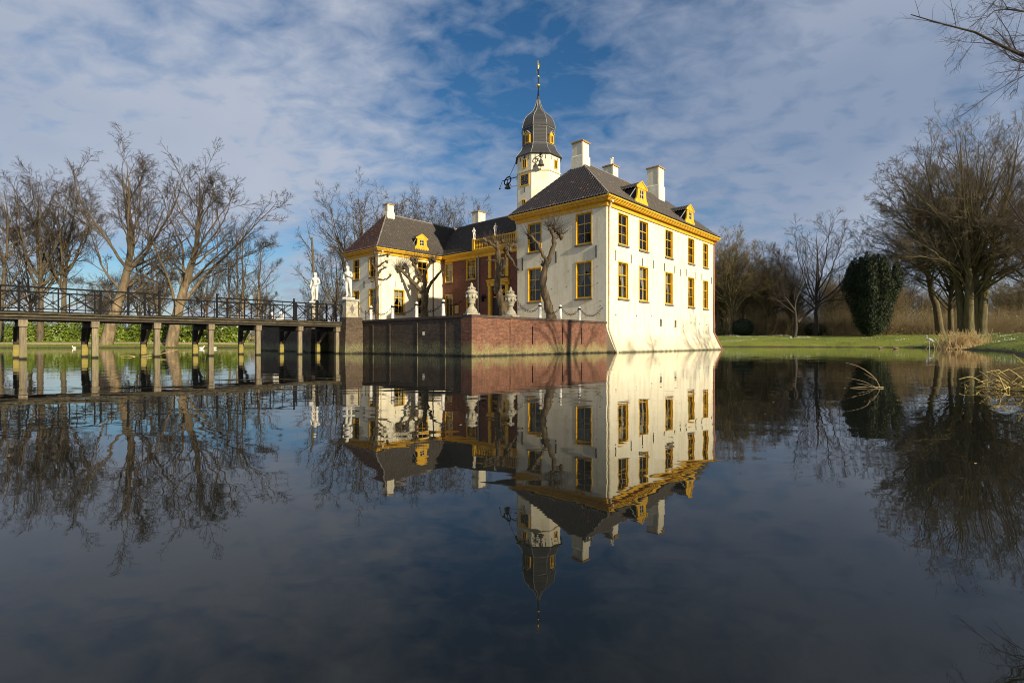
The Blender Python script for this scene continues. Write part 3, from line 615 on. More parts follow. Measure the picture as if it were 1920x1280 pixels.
for a, b in side_w:
    win((a + b) / 2, 0, UZ[0], 's', b - a, hu); win((a + b) / 2, 0, LZ[0], 's', b - a, hl, True)
for a, b in front_w:
    win(0, (a + b) / 2, UZ[0], 't', b - a, hu); win(0, (a + b) / 2, LZ[0], 't', b - a, hl, True)
for a, b in left_front_w:
    win(0, (a + b) / 2, UZ[0], 't', b - a, hu); win(0, (a + b) / 2, LZ[0], 't', b - a, hl, True)
for a, b, z0, z1 in left_lit_w: win((a + b) / 2, LS0, z0, 's', b - a, z1 - z0, z0 < 5)
for a, b, z0, z1 in ctr_w[:3]: win(CT, (a + b) / 2, z0, 't', b - a, z1 - z0, True)
w_ = win(CT, 27.9, 2.2, 't', 1.4, 4.3, True, 4, 2, False)
win(CT, 19.3, 8.0, 't', 1.4, 2.0, False, 2, 2)
for p_ in protos.values():
    for ch in list(p_.children): bpy.data.objects.remove(ch)
    bpy.data.objects.remove(p_)
# vents
for a, b, z0, z1 in vents:
    v_ = MB().box(a, b, .16, .2, z0, z1).build('vent', MAT['timber'], house)
# wall ties and little holes
for x, z0, z1 in [(1.22, 6.7, 7.45), (3.45, 6.75, 7.4), (5.25, 6.72, 7.35), (7.1, 6.75, 7.4), (9.0, 6.72, 7.4), (11.0, 6.75, 7.35), (12.1, 6.6, 7.2), (13.35, 6.72, 7.35), (15.5, 6.6, 7.3), (16.9, 6.62, 7.25), (19.3, 6.5, 7.2)]:
    MB().box(x - .022, x + .022, -.055, .0, z0, z1).build('wall_tie', MAT['iron'], house)
for s, z0, z1 in [(.85, 6.85, 7.75), (4.5, 6.85, 7.75), (7.95, 6.6, 7.6), (29.25, 6.9, 7.7), (31.9, 6.9, 7.7), (34.9, 6.9, 7.7)]:
    MB().box(-.09, .0, s - .022, s + .022, z0, z1).build('wall_tie', MAT['iron'], house)
for t, s, z in [(0, .75, 6.2), (0, .72, 5.0), (0, 3.3, 6.1), (0, 4.9, 4.9), (0, .5, 3.7), (0, .48, 3.35), (0, .3, 3.2), (0, 3.5, 4.95), (0, .55, 2.75)]:
    MB().tube([(t - .13, s, z), (t + .02, s, z)], .018, 6).build('wall_peg', MAT['iron'], house)
for x, z in [(1.25, 2.75), (4.3, 2.8), (6.8, 2.85), (14.4, 2.55), (16.3, 2.5), (18.1, 2.45)]:
    MB().ball((x, -.005, z), .06, 8, 5).build('drain_hole', MAT['iron'], house)
for t in (2.2, 5.2, 7.6): MB().box(t - .022, t + .022, LS0 - .05, LS0, 6.95, 7.65).build('wall_tie', MAT['iron'], house)

# cornices
def ring(mb, t0, t1, s0, s1, p, z0, z1):
    o = [(t0 - p, s0 - p), (t1 + p, s0 - p), (t1 + p, s1 + p), (t0 - p, s1 + p)]; i = [(t0 + .05, s0 + .05), (t1 - .05, s0 + .05), (t1 - .05, s1 - .05), (t0 + .05, s1 - .05)]
    vs = [(*q, z) for q in o for z in (z0, z1)] + [(*q, z) for q in i for z in (z0, z1)]; fs = []
    for k in range(4):
        a, b2 = 2 * k, 2 * ((k + 1) % 4); fs += [(a, b2, b2 + 1, a + 1), (a, a + 8, b2 + 8, b2), (a + 1, b2 + 1, b2 + 9, a + 9)]
    mb.add(vs, fs)
def cornice(t0, t1, s0, s1, zb=10.46):
    mb = MB(); ring(mb, t0, t1, s0, s1, .07, zb, zb + .34); ring(mb, t0, t1, s0, s1, .11, zb + .005, zb + .07)
    ring(mb, t0, t1, s0, s1, .34, zb + .342, zb + .40); ring(mb, t0, t1, s0, s1, .40, zb + .402, zb + .48); ring(mb, t0, t1, s0, s1, .47, zb + .482, zb + .54); ring(mb, t0, t1, s0, s1, .54, zb + .542, zb + .65)
    mb.build('cornice', MAT['yellow'], house)
cornice(0, RT, 0, RW); cornice(0, RT, LS0, LS1)
mb = MB()
for p, z0, z1 in ((.07, 10.42, 10.82), (.11, 10.425, 10.49), (.30, 10.822, 10.88), (.36, 10.882, 10.97), (.44, 10.972, 11.04), (.5, 11.042, 11.18)): mb.box(CT - p, CT + .1, RW + .56, LS0 - .56, z0, z1)
mb.build('cornice', MAT['yellow'], house)

# pantiled roofs
def roof_face(o, u, v, L, H_, uL, uR, rise=.10, tw=.25, th=.32, ph=0.):
    """o eave corner, u along eave, v up slope (unit vectors), insets uL,uR at the top"""
    o, u, v = Vector(o), Vector(u), Vector(v); n = u.cross(v).normalized()
    if n.z < 0: n = -n
    nu = max(2, int(L / tw * 6)); nr = int(math.ceil(H_ / th)); U = np.linspace(0, L, nu + 1)
    prof = rise * (np.abs(np.cos(PI * U / tw + ph)) ** .7) ; vs, fs = [], []
    lines = []
    for i in range(nr):
        lines += [(i * th, .028), (min((i + 1) * th, H_) - .001, .0)]
    rows = []
    for vv, lift in lines:
        a, b2 = uL * vv / H_, L - uR * vv / H_; uu = np.clip(U, a, max(a, b2))
        pts = np.array(o)[None, :] + np.outer(uu, np.array(u)) + np.array(v)[None, :] * vv + np.outer(prof + lift, np.array(n)); rows.append(pts)
    V = np.concatenate(rows); m = nu + 1; F = []
    for r_ in range(len(rows) - 1):
        i = np.arange(nu); F.append(np.stack([r_ * m + i, r_ * m + i + 1, (r_ + 1) * m + i + 1, (r_ + 1) * m + i], -1))
    F = np.concatenate(F)
    w_ = np.linalg.norm(V[F[:, 0]] - V[F[:, 1]], axis=1) + np.linalg.norm(V[F[:, 3]] - V[F[:, 2]], axis=1)
    return V, F[w_ > 1e-4]
def add_roof(name, faces_, mat):
    Vs, Fs, n = [], [], 0
    for V, F in faces_: Vs.append(V); Fs.append(F + n); n += len(V)
    o = link_mesh(name, mesh_np(name, np.concatenate(Vs), np.concatenate(Fs), mat, True), house); o['kind'] = 'stuff'
    at = o.data.attributes.new('sharp_face', 'BOOLEAN', 'FACE') if 'sharp_face' not in o.data.attributes else None
    return o
def norm(a): return Vector(a).normalized()
def hip_roof(t0, t1, s0, s1, ze, zr, tr0, tr1, sr, mats):
    dz = zr - ze
    # front (t0), right (s0), left (s1), back
    h = math.hypot(tr0 - t0, dz); add_roof('roof_tiles', [roof_face((t0, s0, ze), (0, 1, 0), norm((tr0 - t0, 0, dz)), s1 - s0, h, sr - s0, s1 - sr)], mats[0])
    h = math.hypot(sr - s0, dz); add_roof('roof_tiles', [roof_face((t0, s0, ze), (1, 0, 0), norm((0, sr - s0, dz)), t1 - t0, h, tr0 - t0, t1 - tr1)], mats[1])
    h = math.hypot(s1 - sr, dz); add_roof('roof_tiles', [roof_face((t0, s1, ze), (1, 0, 0), norm((0, sr - s1, dz)), t1 - t0, h, tr0 - t0, t1 - tr1), roof_face((t1, s0, ze), (0, 1, 0), norm((tr1 - t1, 0, dz)), s1 - s0, math.hypot(t1 - tr1, dz), sr - s0, s1 - sr)], mats[1])
    mb = MB(); L_ = [((tr0, sr, zr + .03), (tr1, sr, zr + .03)), ((tr0, sr, zr), (t0 + .05, s0 + .05, ze + .06)), ((tr0, sr, zr), (t0 + .05, s1 - .05, ze + .06)), ((tr1, sr, zr), (t1 - .05, s0 + .05, ze + .06)), ((tr1, sr, zr), (t1 - .05, s1 - .05, ze + .06))]
    for a, b2 in L_:
        a, b2 = Vector(a), Vector(b2); n = int((b2 - a).length / .4)
        for i in range(n):
            p, q = a.lerp(b2, i / n), a.lerp(b2, (i + 1.08) / n); mb.tube([p, q], [.09, .11], 8)
    return mb
ERZ = 11.11
rt = hip_roof(-.5, RT + .42, -.5, RW + .5, ERZ, 15.35, 3.05, 16.9, 4.27, (MAT['tile'], MAT['tile_matt'])); rt.build('ridge_tiles', MAT['ridge'], house, kind='stuff')
rt = hip_roof(-.5, RT + .5, LS0 - .5, LS1 + .5, ERZ, 15.9, 3.2, 17, 32.3, (MAT['tile_red'], MAT['tile_matt'])); rt.build('ridge_tiles', MAT['ridge'], house, kind='stuff')
dz = 15.85 - 11.2; vdir = norm((4.95, 0, dz)); hh_ = math.hypot(4.95, dz)
add_roof('roof_tiles', [roof_face((CT - .45, RW - 2, 11.2), (0, 1, 0), vdir, LS0 - RW + 4, hh_, 0, 0), roof_face((CT + 9.45, RW - 2, 11.2), (0, 1, 0), norm((-4.95, 0, dz)), LS0 - RW + 4, hh_, 0, 0)], MAT['tile_matt'])
mb = MB()
for i in range(52): mb.tube([(CT + 4.5, RW + i * .4, 15.88), (CT + 4.5, RW + i * .4 + .43, 15.88)], [.105, .13], 8)
mb.build('ridge_tiles', MAT['ridge'], house, kind='stuff')

# chimneys
def chimney(t, s, w, d, zb, zt, pots=0):
    zm = zb + (zt - zb) * .42
    c = MB().box(t - w / 2 - .07, t + w / 2 + .07, s - d / 2 - .07, s + d / 2 + .07, zb - 1.6, zm).frustum(t - w / 2 - .07, t + w / 2 + .07, s - d / 2 - .07, s + d / 2 + .07, zm, t - w / 2, t + w / 2, s - d / 2, s + d / 2, zm + .07).box(t - w / 2, t + w / 2, s - d / 2, s + d / 2, zm + .07, zt).build('chimney', MAT['plaster'], house)
    MB().box(t - w / 2 - .09, t + w / 2 + .09, s - d / 2 - .09, s + d / 2 + .09, zt, zt + .12).build('chimney_cap', MAT['capstone'], c)
    MB().box(t - w / 2 - .004 - .03, t - w / 2 + .10, s - d / 2 - .035, s - d / 2 + .12, zm + .09, zt - .02).build('corner_strip', MAT['cream'], c)
    for k in range(pots): MB().tube([(t + .2 * k - .1, s - .25 + .3 * k, zt + .1), (t + .2 * k - .1, s - .25 + .3 * k, zt + .75)], .07, 8).ball((t + .2 * k - .1, s - .25 + .3 * k, zt + .78), .11).build('flue_pipe', MAT['statue'], c)
chimney(2.95, 4.27, .92, .98, 14.9, 16.78)
chimney(9.7, 5.6, .95, 1.0, 14.4, 16.9, 2)
chimney(15.2, 3.9, 1.2, 1.2, 14.7, 17.7)
chimney(3.5, 32.3, .85, .85, 15.5, 17.0)
chimney(14.6, 28.4, 1.25, 1.2, 15.0, 17.5)

# dormers: gable faces -s
def dormer(t, s, z, back):
    g = []
    hw = 1.02
    right = [(1.0, 0), (1.02, .42), (.96, .50), (.84, .56), (.74, .72), (.68, .95), (.66, 1.25), (.66, 1.42), (.80, 1.44), (.80, 1.55), (.0, 2.02)]
    poly = [(x, zz) for x, zz in right] + [(-x, zz) for x, zz in right[::-1][1:]]
    wx, z0, z1 = .30, .66, 1.34
    # gable with a window hole: strips
    mb = MB(); y0, y1 = s - .06, s + .06
    def hw_at(zz):
        for (xa, za), (xb, zb) in zip(right, right[1:]):
            if za <= zz <= zb and zb > za: return xa + (xb - xa) * (zz - za) / (zb - za)
        return 0.
    zs = sorted({q[1] for q in right} | {z0, z1, .5, .6, .8, 1.1, 1.8})
    for a, b2 in zip(zs, zs[1:]):
        xa, xb = hw_at(a + 1e-5), hw_at(b2 - 1e-5)
        if a >= z0 - 1e-6 and b2 <= z1 + 1e-6:
            for sg in (-1, 1): mb.prism([(t + sg * wx, z + a), (t + sg * xa, z + a), (t + sg * xb, z + b2), (t + sg * wx, z + b2)], 1, y0, y1)
        else: mb.prism([(t - xa, z + a), (t + xa, z + a), (t + xb, z + b2), (t - xb, z + b2)], 1, y0, y1)
    mb.box(t - .86, t + .86, s - .10, s - .058, z + 1.42, z + 1.5)
    mb.bar((t - .86, s - .08, z + 1.53), (t, s - .08, z + 2.03), .05, .09).bar((t + .86, s - .08, z + 1.53), (t, s - .08, z + 2.03), .05, .09)
    d = mb.build('dormer', MAT['yellow'], house)
    f = MB()
    for sg in (-1, 1): f.box(t + sg * wx - .02, t + sg * wx + .02, s - .03, s + .03, z + z0, z + z1)
    f.box(t - .025, t + .025, s - .025, s + .025, z + z0, z + z1).box(t - wx, t + wx, s - .022, s + .022, z + (z0 + z1) / 2 - .02, z + (z0 + z1) / 2 + .02).box(t - wx, t + wx, s - .026, s + .026, z + z0, z + z0 + .04).box(t - wx, t + wx, s - .026, s + .026, z + z1 - .04, z + z1)
    f.build('casement', MAT['cream'], d)
    for i in range(2):
        for j in range(2):
            x0 = t - wx + i * wx; za = z + z0 + j * (z1 - z0) / 2; MB().add([(x0, s, za), (x0 + wx, s, za), (x0 + wx, s, za + .34), (x0, s, za + .34)], [(0, 1, 2, 3)]).build('pane', MAT['glass'], d, recalc=False)
    MB().prism([(t - .56, z - .2), (t + .56, z - .2), (t + .56, z + 1.44), (t - .56, z + 1.44)], 1, s + .065, s + back).build('cheek', MAT['timber'], d)
    V, F = roof_face((t - .72, s + .05, z + 1.42), (0, 1, 0), norm((.72, 0, .52)), back, math.hypot(.72, .52), 0, 0); V2, F2 = roof_face((t + .72, s + .05, z + 1.42), (0, 1, 0), norm((-.72, 0, .52)), back, math.hypot(.72, .52), 0, 0)
    o = link_mesh('dormer_tiles', mesh_np('dormer_tiles', np.concatenate([V, V2]), np.concatenate([F, F2 + len(V)]), MAT['tile_matt'], True), d); o['kind'] = 'stuff'
    MB().bar((t - .75, s + .04, z + 1.44), (t - 1.1, s + .1 + .35, z + .62), .06).build('lead_flashing', MAT['lead'], d)
dormer(4.85, -.12, 11.24, 3.2); dormer(13.9, -.12, 11.24, 3.2); dormer(5.85, LS0 - .12, 11.45, 2.6)

# rain pipes
def pipe(pts, mat, r=.055): MB().tube(pts, r, 8).box(pts[0][0] - .1, pts[0][0] + .1, pts[0][1] - .1, pts[0][1] + .1, pts[0][2] - .12, pts[0][2] + .1).build('rain_pipe', mat, house, smooth=False)
pipe([(.22, -.30, 10.82), (.22, -.12, 10.3), (.22, -.09, 1.85), (.2, -.13, 1.62), (.1, -.88, -.1)], MAT['cream'], .07)
pipe([(19.75, -.3, 10.82), (19.75, -.12, 10.3), (19.75, -.09, 1.85), (19.8, -.13, 1.62), (20.0, -.88, -.1)], MAT['rust'], .07)
pipe([(.35, LS0 - .28, 10.8), (.35, LS0 - .1, 10.3), (.35, LS0 - .08, 2.2)], MAT['cream']); pipe([(7.6, LS0 - .28, 10.8), (7.6, LS0 - .1, 10.3), (7.6, LS0 - .08, 2.2)], MAT['wood_dark'])
pipe([(CT - .1, 22.6, 10.4), (CT - .08, 22.6, 2.2)], MAT['stone'], .09)
# plaster quoin edge strip at the sunlit corner
# entrance bay: pilasters, entablature, door, balustrade on the cornice
mb = MB()
for s in (20.75, 18.1): mb.box(CT - .22, CT + .0, s - .2, s + .2, 2.2, 7.3).box(CT - .18, CT, s - .2, s + .2, 7.9, 10.4)
mb.box(CT - .32, CT, 17.8, 21.05, 7.3, 7.55).box(CT - .22, CT, 17.8, 21.05, 7.0, 7.298).box(CT - .42, CT, 17.75, 21.1, 7.552, 7.66)
for k in range(16): mb.box(CT - .36, CT - .3, 17.9 + k * .195, 18.0 + k * .195, 7.42, 7.548)
mb.build('portal', MAT['yellow'], house)
d = MB().box(CT + .12, CT + .2, 18.6, 20.3, 2.2, 5.7).build('door', MAT['timber'], house)
for sg in (0, 1):
    for z0, z1 in ((2.5, 3.4), (3.6, 5.4)): MB().box(CT + .09, CT + .125, 18.72 + sg * .85, 19.35 + sg * .85, z0, z1).build('door_panel', MAT['timber'], d)
fl = MB().box(CT + .04, CT + .16, 18.6, 20.3, 5.7, 5.82)
for k in range(4):
    fl.torus((CT + .1, 18.85 + .4 * k, 6.35), .2, .03, (0, 1, 0), (0, 0, 1)); fl.torus((CT + .1, 18.85 + .4 * k, 6.35), .09, .025, (0, 1, 0), (0, 0, 1))
fl.build('fanlight', MAT['yellow'], house)
mb = MB(); mb.box(CT - .55, CT - .2, 16.2, 23.2, 11.2, 11.34).box(CT - .52, CT - .24, 16.2, 23.2, 12.3, 12.42)
bal = mb.build('balustrade', MAT['yellow'], house)
bprof = [(.05, 11.34), (.07, 11.4), (.05, 11.46), (.095, 11.65), (.06, 11.9), (.045, 12.1), (.07, 12.22), (.07, 12.3)]
bm_ = MB().lathe(bprof, 8).mesh('baluster', MAT['yellow'], True)
for k in range(26):
    s = 16.4 + k * .26
    if min(abs(s - q) for q in (16.3, 19.6, 23.0)) > .22: link_mesh('baluster', bm_, bal, (CT - .38, s, 0))
for s in (16.35, 19.6, 23.0): MB().box(CT - .56, CT - .19, s - .19, s + .19, 11.341, 12.5).build('pedestal', MAT['yellow'], bal)
for s, lab, mm in ((16.35, 'small white statue on the balustrade against the white wing', st_a), (19.6, 'small white statue at the middle of the ochre balustrade', st_b), (23.0, 'small white statue on the end pedestal of the balustrade nearest the brick chimney side', st_a)):
    statue(CT - .38, s, 12.5, lab, mm, 1.3, R(-45), group='statues on the roof balustrade')
# wall lamp, notice, bench
lp = thing('wall_lamp', 'black lantern on the brick wall beside the entrance', 'lamp', tuple(W(CT, 21.55, 5.6)), TH)
MB().box(-.06, 0, -.05, .05, .1, .5).bar((-.05, 0, .45), (-.4, 0, .55), .04).build('bracket', MAT['iron'], lp)
MB().lathe([(.05, -.35), (.16, -.25), (.2, .15), (.24, .17), (.06, .42), (.03, .5)], 6, (-.42, 0)).build('lantern', MAT['iron'], lp)
sg_ = thing('notice_board', 'ochre notice board on the brick wall between two tall windows', 'sign', tuple(W(CT - .02, 26.4, 4.2)), TH)
MB().box(-.05, 0, -.32, .32, 0, .9).build('board', MAT['yellow'], sg_); MB().box(-.056, -.05, -.26, .26, .08, .82).build('notice', MAT['stone'], sg_)
bn = thing('garden_bench', 'dark garden bench beside the pollard tree before the white wing', 'bench', tuple(W(1.6, 26.6, TZ)), TH)
for k in range(3): MB().box(-.8, .8, -.22 + .15 * k, -.1 + .15 * k, .44, .48).build('seat_slat', MAT['wood_dark'], bn)
for k in range(2): MB().box(-.8, .8, .26, .3, .62 + .16 * k, .74 + .16 * k).build('back_slat', MAT['wood_dark'], bn)
for x in (-.7, .7):
    MB().box(x - .03, x + .03, -.2, -.12, 0, .44).build('leg', MAT['iron'], bn); MB().box(x - .03, x + .03, .22, .262, 0, .92).build('leg', MAT['iron'], bn)

# ------------------------------------------------------------------ clock tower
TT, TS = 10.6, 15.05
tw = thing('clock_tower', 'white octagonal clock tower with slate bell roof behind the wing', 'tower', tuple(W(TT, TS, .05)), TH); tw.scale = (.955, .955, .956)
OR = PI / 8
def octo(mb, prof): mb.lathe(prof, 8, (0, 0), OR)
mb = MB(); octo(mb, [(2.62, 10), (2.54, 13.5), (2.50, 19.1), (2.50, 21.0)]); mb.build('wall', MAT['plaster'], tw)
mb = MB(); octo(mb, [(2.51, 19.08), (2.60, 19.1), (2.60, 19.24), (2.51, 19.28)]); mb.build('string_course', MAT['cream'], tw)
prof = [(2.74, 20.92), (2.70, 21.0), (2.42, 21.35), (2.12, 21.75), (1.95, 22.25)]
mb = MB(); octo(mb, prof); mb.build('slate_skirt', MAT['slate'], tw)
mb = MB(); octo(mb, [(1.89, 22.25), (1.89, 24.25)]); mb.build('slate_drum', MAT['slate'], tw)
dome = [(1.97, 24.2), (1.94, 24.45), (1.84, 24.85), (1.66, 25.3), (1.38, 25.7), (1.02, 26.0), (.68, 26.35), (.46, 26.75), (.29, 27.2), (.19, 27.65), (.13, 28.1)]
mb = MB(); octo(mb, dome); mb.build('slate_dome', MAT['slate'], tw)
mb = MB()
def rib(prof, r=.032):
    for k in range(8):
        a = OR + 2 * PI * k / 8; mb.tube([(q * math.cos(a), q * math.sin(a), z) for q, z in prof], r, 6)
rib(prof); rib([(1.89, 22.25), (1.89, 24.2)]); rib(dome[:-1], .032)
mb2 = MB()
for z, r_ in ((22.28, 1.95), (24.12, 1.92)):
    for k in range(8):
        a, b2 = OR + 2 * PI * k / 8, OR + 2 * PI * (k + 1) / 8; mb.bar((r_ * math.cos(a), r_ * math.sin(a), z), (r_ * math.cos(b2), r_ * math.sin(b2), z), .05)
mb.build('lead_ribs', MAT['lead'], tw)
MB().lathe([(.11, 28.05), (.07, 28.6), (.05, 29.0), (.04, 31.2)], 8).build('spire_rod', MAT['iron'], tw)
MB().ball((0, 0, 29.3), .21, 12, 9).build('gilt_ball', MAT['gold'], tw, smooth=True); MB().ball((0, 0, 30.3), .15, 12, 9).build('gilt_ball', MAT['gold'], tw, smooth=True)
MB().tube([(.0, .22, 30.75), (.02, .18, 31.0), (0, .02, 31.2), (0, -.03, 31.5), (0, .02, 31.75), (0, .07, 31.95)], [.03, .07, .09, .12, .10, .05], 8).bar((0, 0, 31.35), (0, -.3, 31.55), .05).ball((0, .06, 32.0), .09).build('weathervane', MAT['gold'], tw)
# faces: front normal -t (angle pi), camera face pi+45, sun face -s (angle -90)
def on_face(ang, apo): return Matrix.Translation((0, 0, 0)) @ Matrix.Rotation(ang + PI / 2, 4, 'Z') @ Matrix.Translation((0, -apo, 0))
def face_part(name, mb, mat, ang, apo, z, x=0., parent=None):
    mt = on_face(ang, apo) @ Matrix.Translation((x, 0, z)); mb.v = [tuple(mt @ Vector(p)) for p in mb.v]; return mb.build(name, mat, parent or tw)
def slit(ang, z, w, h, apo=2.31, x=0.):
    o = face_part('window', MB().box(-w / 2, -w / 2 + .09, -.06, .08, 0, h).box(w / 2 - .09, w / 2, -.06, .08, 0, h).box(-w / 2 + .09, w / 2 - .09, -.06, .08, h - .09, h).box(-w / 2 + .09, w / 2 - .09, -.06, .08, 0, .08).box(-.03, .03, -.05, .06, .08, h - .09), MAT['yellow'], ang, apo, z, x)
    face_part('pane', MB().box(-w / 2 + .09, w / 2 - .09, -.02, 0, .08, h - .09), MAT['timber'], ang, apo, z, x, o)
slit(PI, 19.5, .62, 1.0); slit(PI, 15.2, .62, .95, 2.33, -.1); slit(-PI / 2, 19.5, .62, 1.0, 2.31, .15)
def lantern_window(ang):
    hw, h = .34, .95
    mb = MB().prism([(-hw, 0), (hw, 0), (hw, h), (0, h + .36), (-hw, h)], 1, -.16, .25)
    o = face_part('belfry_window', mb, MAT['yellow'], ang, 1.745, 22.35)
    for sx in (-.13, .13): face_part('louvre', MB().box(sx - .085, sx + .085, -.175, -.155, .12, .82), MAT['timber'], ang, 1.745, 22.35, 0, o)
    face_part('gable_cap', MB().bar((-.42, -.12, h - .02), (0, -.12, h + .42), .3, .05).bar((.42, -.12, h - .02), (0, -.12, h + .42), .3, .05), MAT['lead'], ang, 1.745, 22.35, 0, o)
lantern_window(PI); lantern_window(-PI / 2)
ck = face_part('clock', MB().box(-.66, .66, -.07, .05, -.66, -.53).box(-.66, .66, -.07, .05, .53, .66).box(-.66, -.53, -.07, .05, -.53, .53).box(.53, .66, -.07, .05, -.53, .53), MAT['yellow'], PI, 2.31, 18.25)
face_part('clock_face', MB().box(-.53, .53, -.04, .02, -.53, .53), MAT['clock'], PI, 2.31, 18.25, 0, ck)
mk = MB()
for k in range(12):
    a = 2 * PI * k / 12; mk.bar((.36 * math.sin(a), -.05, .36 * math.cos(a)), (.48 * math.sin(a), -.05, .48 * math.cos(a)), .05, .03)
face_part('hour_marks', mk, MAT['gold'], PI, 2.31, 18.25, 0, ck)
face_part('hand', MB().bar((0, -.07, -.08), (.12, -.07, .42), .045, .02), MAT['gold'], PI, 2.31, 18.25, 0, ck); face_part('hand', MB().bar((.05, -.075, 0), (-.28, -.075, -.1), .06, .02), MAT['gold'], PI, 2.31, 18.25, 0, ck)
# iron crosses / ties on the tower head
face_part('iron_cross', MB().box(-.03, .03, -.05, .0, 0, .5).box(-.17, .17, -.049, .0, .3, .36), MAT['iron'], PI, 2.31, 20.35)
for ang, xs_ in ((PI, (-.62, .62)), (PI * 1.25, (-.55, .55)), (-PI / 2, (-.55, .5))):
    for x in xs_: face_part('wall_tie', MB().box(x - .025, x + .025, -.05, .0, 0, .42), MAT['iron'], ang, 2.31, 20.35)
face_part('wall_tie', MB().box(-.02, .02, -.05, 0, 0, .55), MAT['iron'], PI, 2.32, 16.9, .0)
# bells on iron brackets
def bell(p, mb_extra, parent_name='bell'):
    x, y, z = p
    mb = MB().lathe([(.03, z + .08), (.12, z + .05), (.2, z - .12), (.24, z - .38), (.36, z - .56), (.37, z - .62), (.05, z - .62)], 14, (x, y)).ball((x, y, z - .68), .07)
    o = mb.build('bell', MAT['bell'], tw, smooth=True); mb_extra.build('bracket', MAT['iron'], o); return o
# one out to the left of the tower (towards +s), one on the face towards the camera
bx, by, bz = -1.0, 3.75, 19.0
bell((bx, by, bz), MB().bar((-1.0, 2.2, 19.4), (-1.0, 4.6, 19.4), .07).bar((-1.0, 2.2, 18.35), (-1.0, 3.2, 18.5), .05).bar((-1.0, 3.2, 18.5), (-1.0, 3.4, 18.85), .05).bar((-1.0, 2.3, 21.3), (-1.0, 3.6, 19.5), .035).torus((bx, by, bz + .25), .5, .07, (0, 1, 0), (.3, 0, 1)).ball((-1.0, 5.0, 18.6), .1).bar((-1, 4.6, 19.4), (-1, 5.0, 18.65), .04).bar((-1.0, 3.75, 19.4), (-1, 3.75, 19.0), .06))
a = PI * 1.25; ux, uy = math.cos(a), math.sin(a)
bx, by = 2.95 * ux, 2.95 * uy
bell((bx, by, 20.0), MB().bar((2.3 * ux, 2.3 * uy, 20.75), (3.15 * ux, 3.15 * uy, 20.75), .07).bar((2.3 * ux, 2.3 * uy, 19.9), (2.95 * ux, 2.95 * uy, 20.7), .05).bar((bx, by, 20.75), (bx, by, 20.05), .06).torus((bx, by, 20.45), .22, .05, (1, 0, 0), (0, 0, 1)).bar((2.3 * ux, 2.3 * uy, 19.1), (2.95 * ux, 2.95 * uy, 19.2), .05).bar((2.95 * ux, 2.95 * uy, 19.2), (2.95 * ux, 2.95 * uy, 19.45), .05).bar((2.3 * ux - .5, 2.3 * uy + .5, 19.4), (2.9 * ux, 2.9 * uy, 20.6), .04))

# ------------------------------------------------------------------ urns, bollards, chains
uprof = [(.40, 0), (.40, .10), (.36, .12), (.33, .22), (.20, .34), (.15, .46), (.14, .52), (.22, .56), (.24, .60), (.20, .64), (.25, .70), (.31, .84), (.35, 1.05), (.36, 1.10), (.41, 1.13), (.41, 1.18), (.34, 1.21), (.24, 1.30), (.16, 1.36), (.19, 1.42), (.15, 1.48), (.07, 1.54), (.10, 1.60), (.05, 1.67), (.015, 1.72)]
um = MB().lathe(uprof, 20).mesh('vase', MAT['stone'], True); pm_ = MB().box(-.43, .43, -.43, .43, -.1, .0).mesh('plinth', MAT['stone'])
rel = MB()
for k in range(9):
    a = 2 * PI * k / 9; rel.ball((.335 * math.cos(a), .335 * math.sin(a), .93), .075, 7, 5, (1, 1, 1.5))
for k in range(8):
    a = 2 * PI * k / 8; rel.ball((.21 * math.cos(a), .21 * math.sin(a), 1.39), .06, 6, 5)
relm = rel.mesh('carved_relief', MAT['stone'], True)
for t, s, lab in ((TF + .38, .42, 'carved sandstone lidded urn on the brick corner of the terrace'), (-9.74, .30, 'carved sandstone lidded urn on the terrace in front of the dark doorway')):
    u = thing('garden_urn', lab, 'urn', tuple(W(t, s, TZ + .08)), TH + R(12 * (t + 3)), 'stone urns on the terrace wall')
    link_mesh('vase', um, u); link_mesh('plinth', pm_, u); link_mesh('carved_relief', relm, u); u.scale = (.84, .84, .96)
bprof_ = [(.15, 0), (.15, .06), (.135, .08), (.115, .70), (.13, .71), (.13, .79)]
bs, bc, bt_ = MB().lathe(bprof_[:4], 12).mesh('shaft', MAT['statue'], True), MB().lathe([(.126, .70), (.138, .71), (.138, .79), (.125, .80)], 12).mesh('iron_band', MAT['iron'], True), MB().lathe([(.12, .80), (.12, .84), (.09, .90), (.02, .94)], 12).mesh('cap', MAT['statue'], True)
bol = {}
names = {'r1': (-7.25, .17, 'white bollard beside the leaning pollard trunk'), 'r2': (-5.2, .17, 'white bollard between the leaning pollard and the wing corner'), 'r3': (-3.1, .17, 'white bollard closest to the corner of the sunlit wing'),
         'l1': (TF + .17, 2.5, 'white bollard before the joint of white wing and brick wall'), 'l2': (TF + .17, 4.95, 'white bollard beside the forked pollard tree'), 'l3': (TF + .17, 7.4, 'white bollard in front of the sunlit lower window'), 'l4': (TF + .17, 9.85, 'white bollard in front of the corner pollard trunk')}
for k, (t, s, lab) in names.items():
    o = thing('bollard', lab, 'bollard', tuple(W(t, s, TZ)), TH, 'white bollards along the terrace edge')
    link_mesh('shaft', bs, o); link_mesh('iron_band', bc, o); link_mesh('cap', bt_, o); o.scale = (.78, .78, 1); bol[k] = W(t, s, TZ + .76)
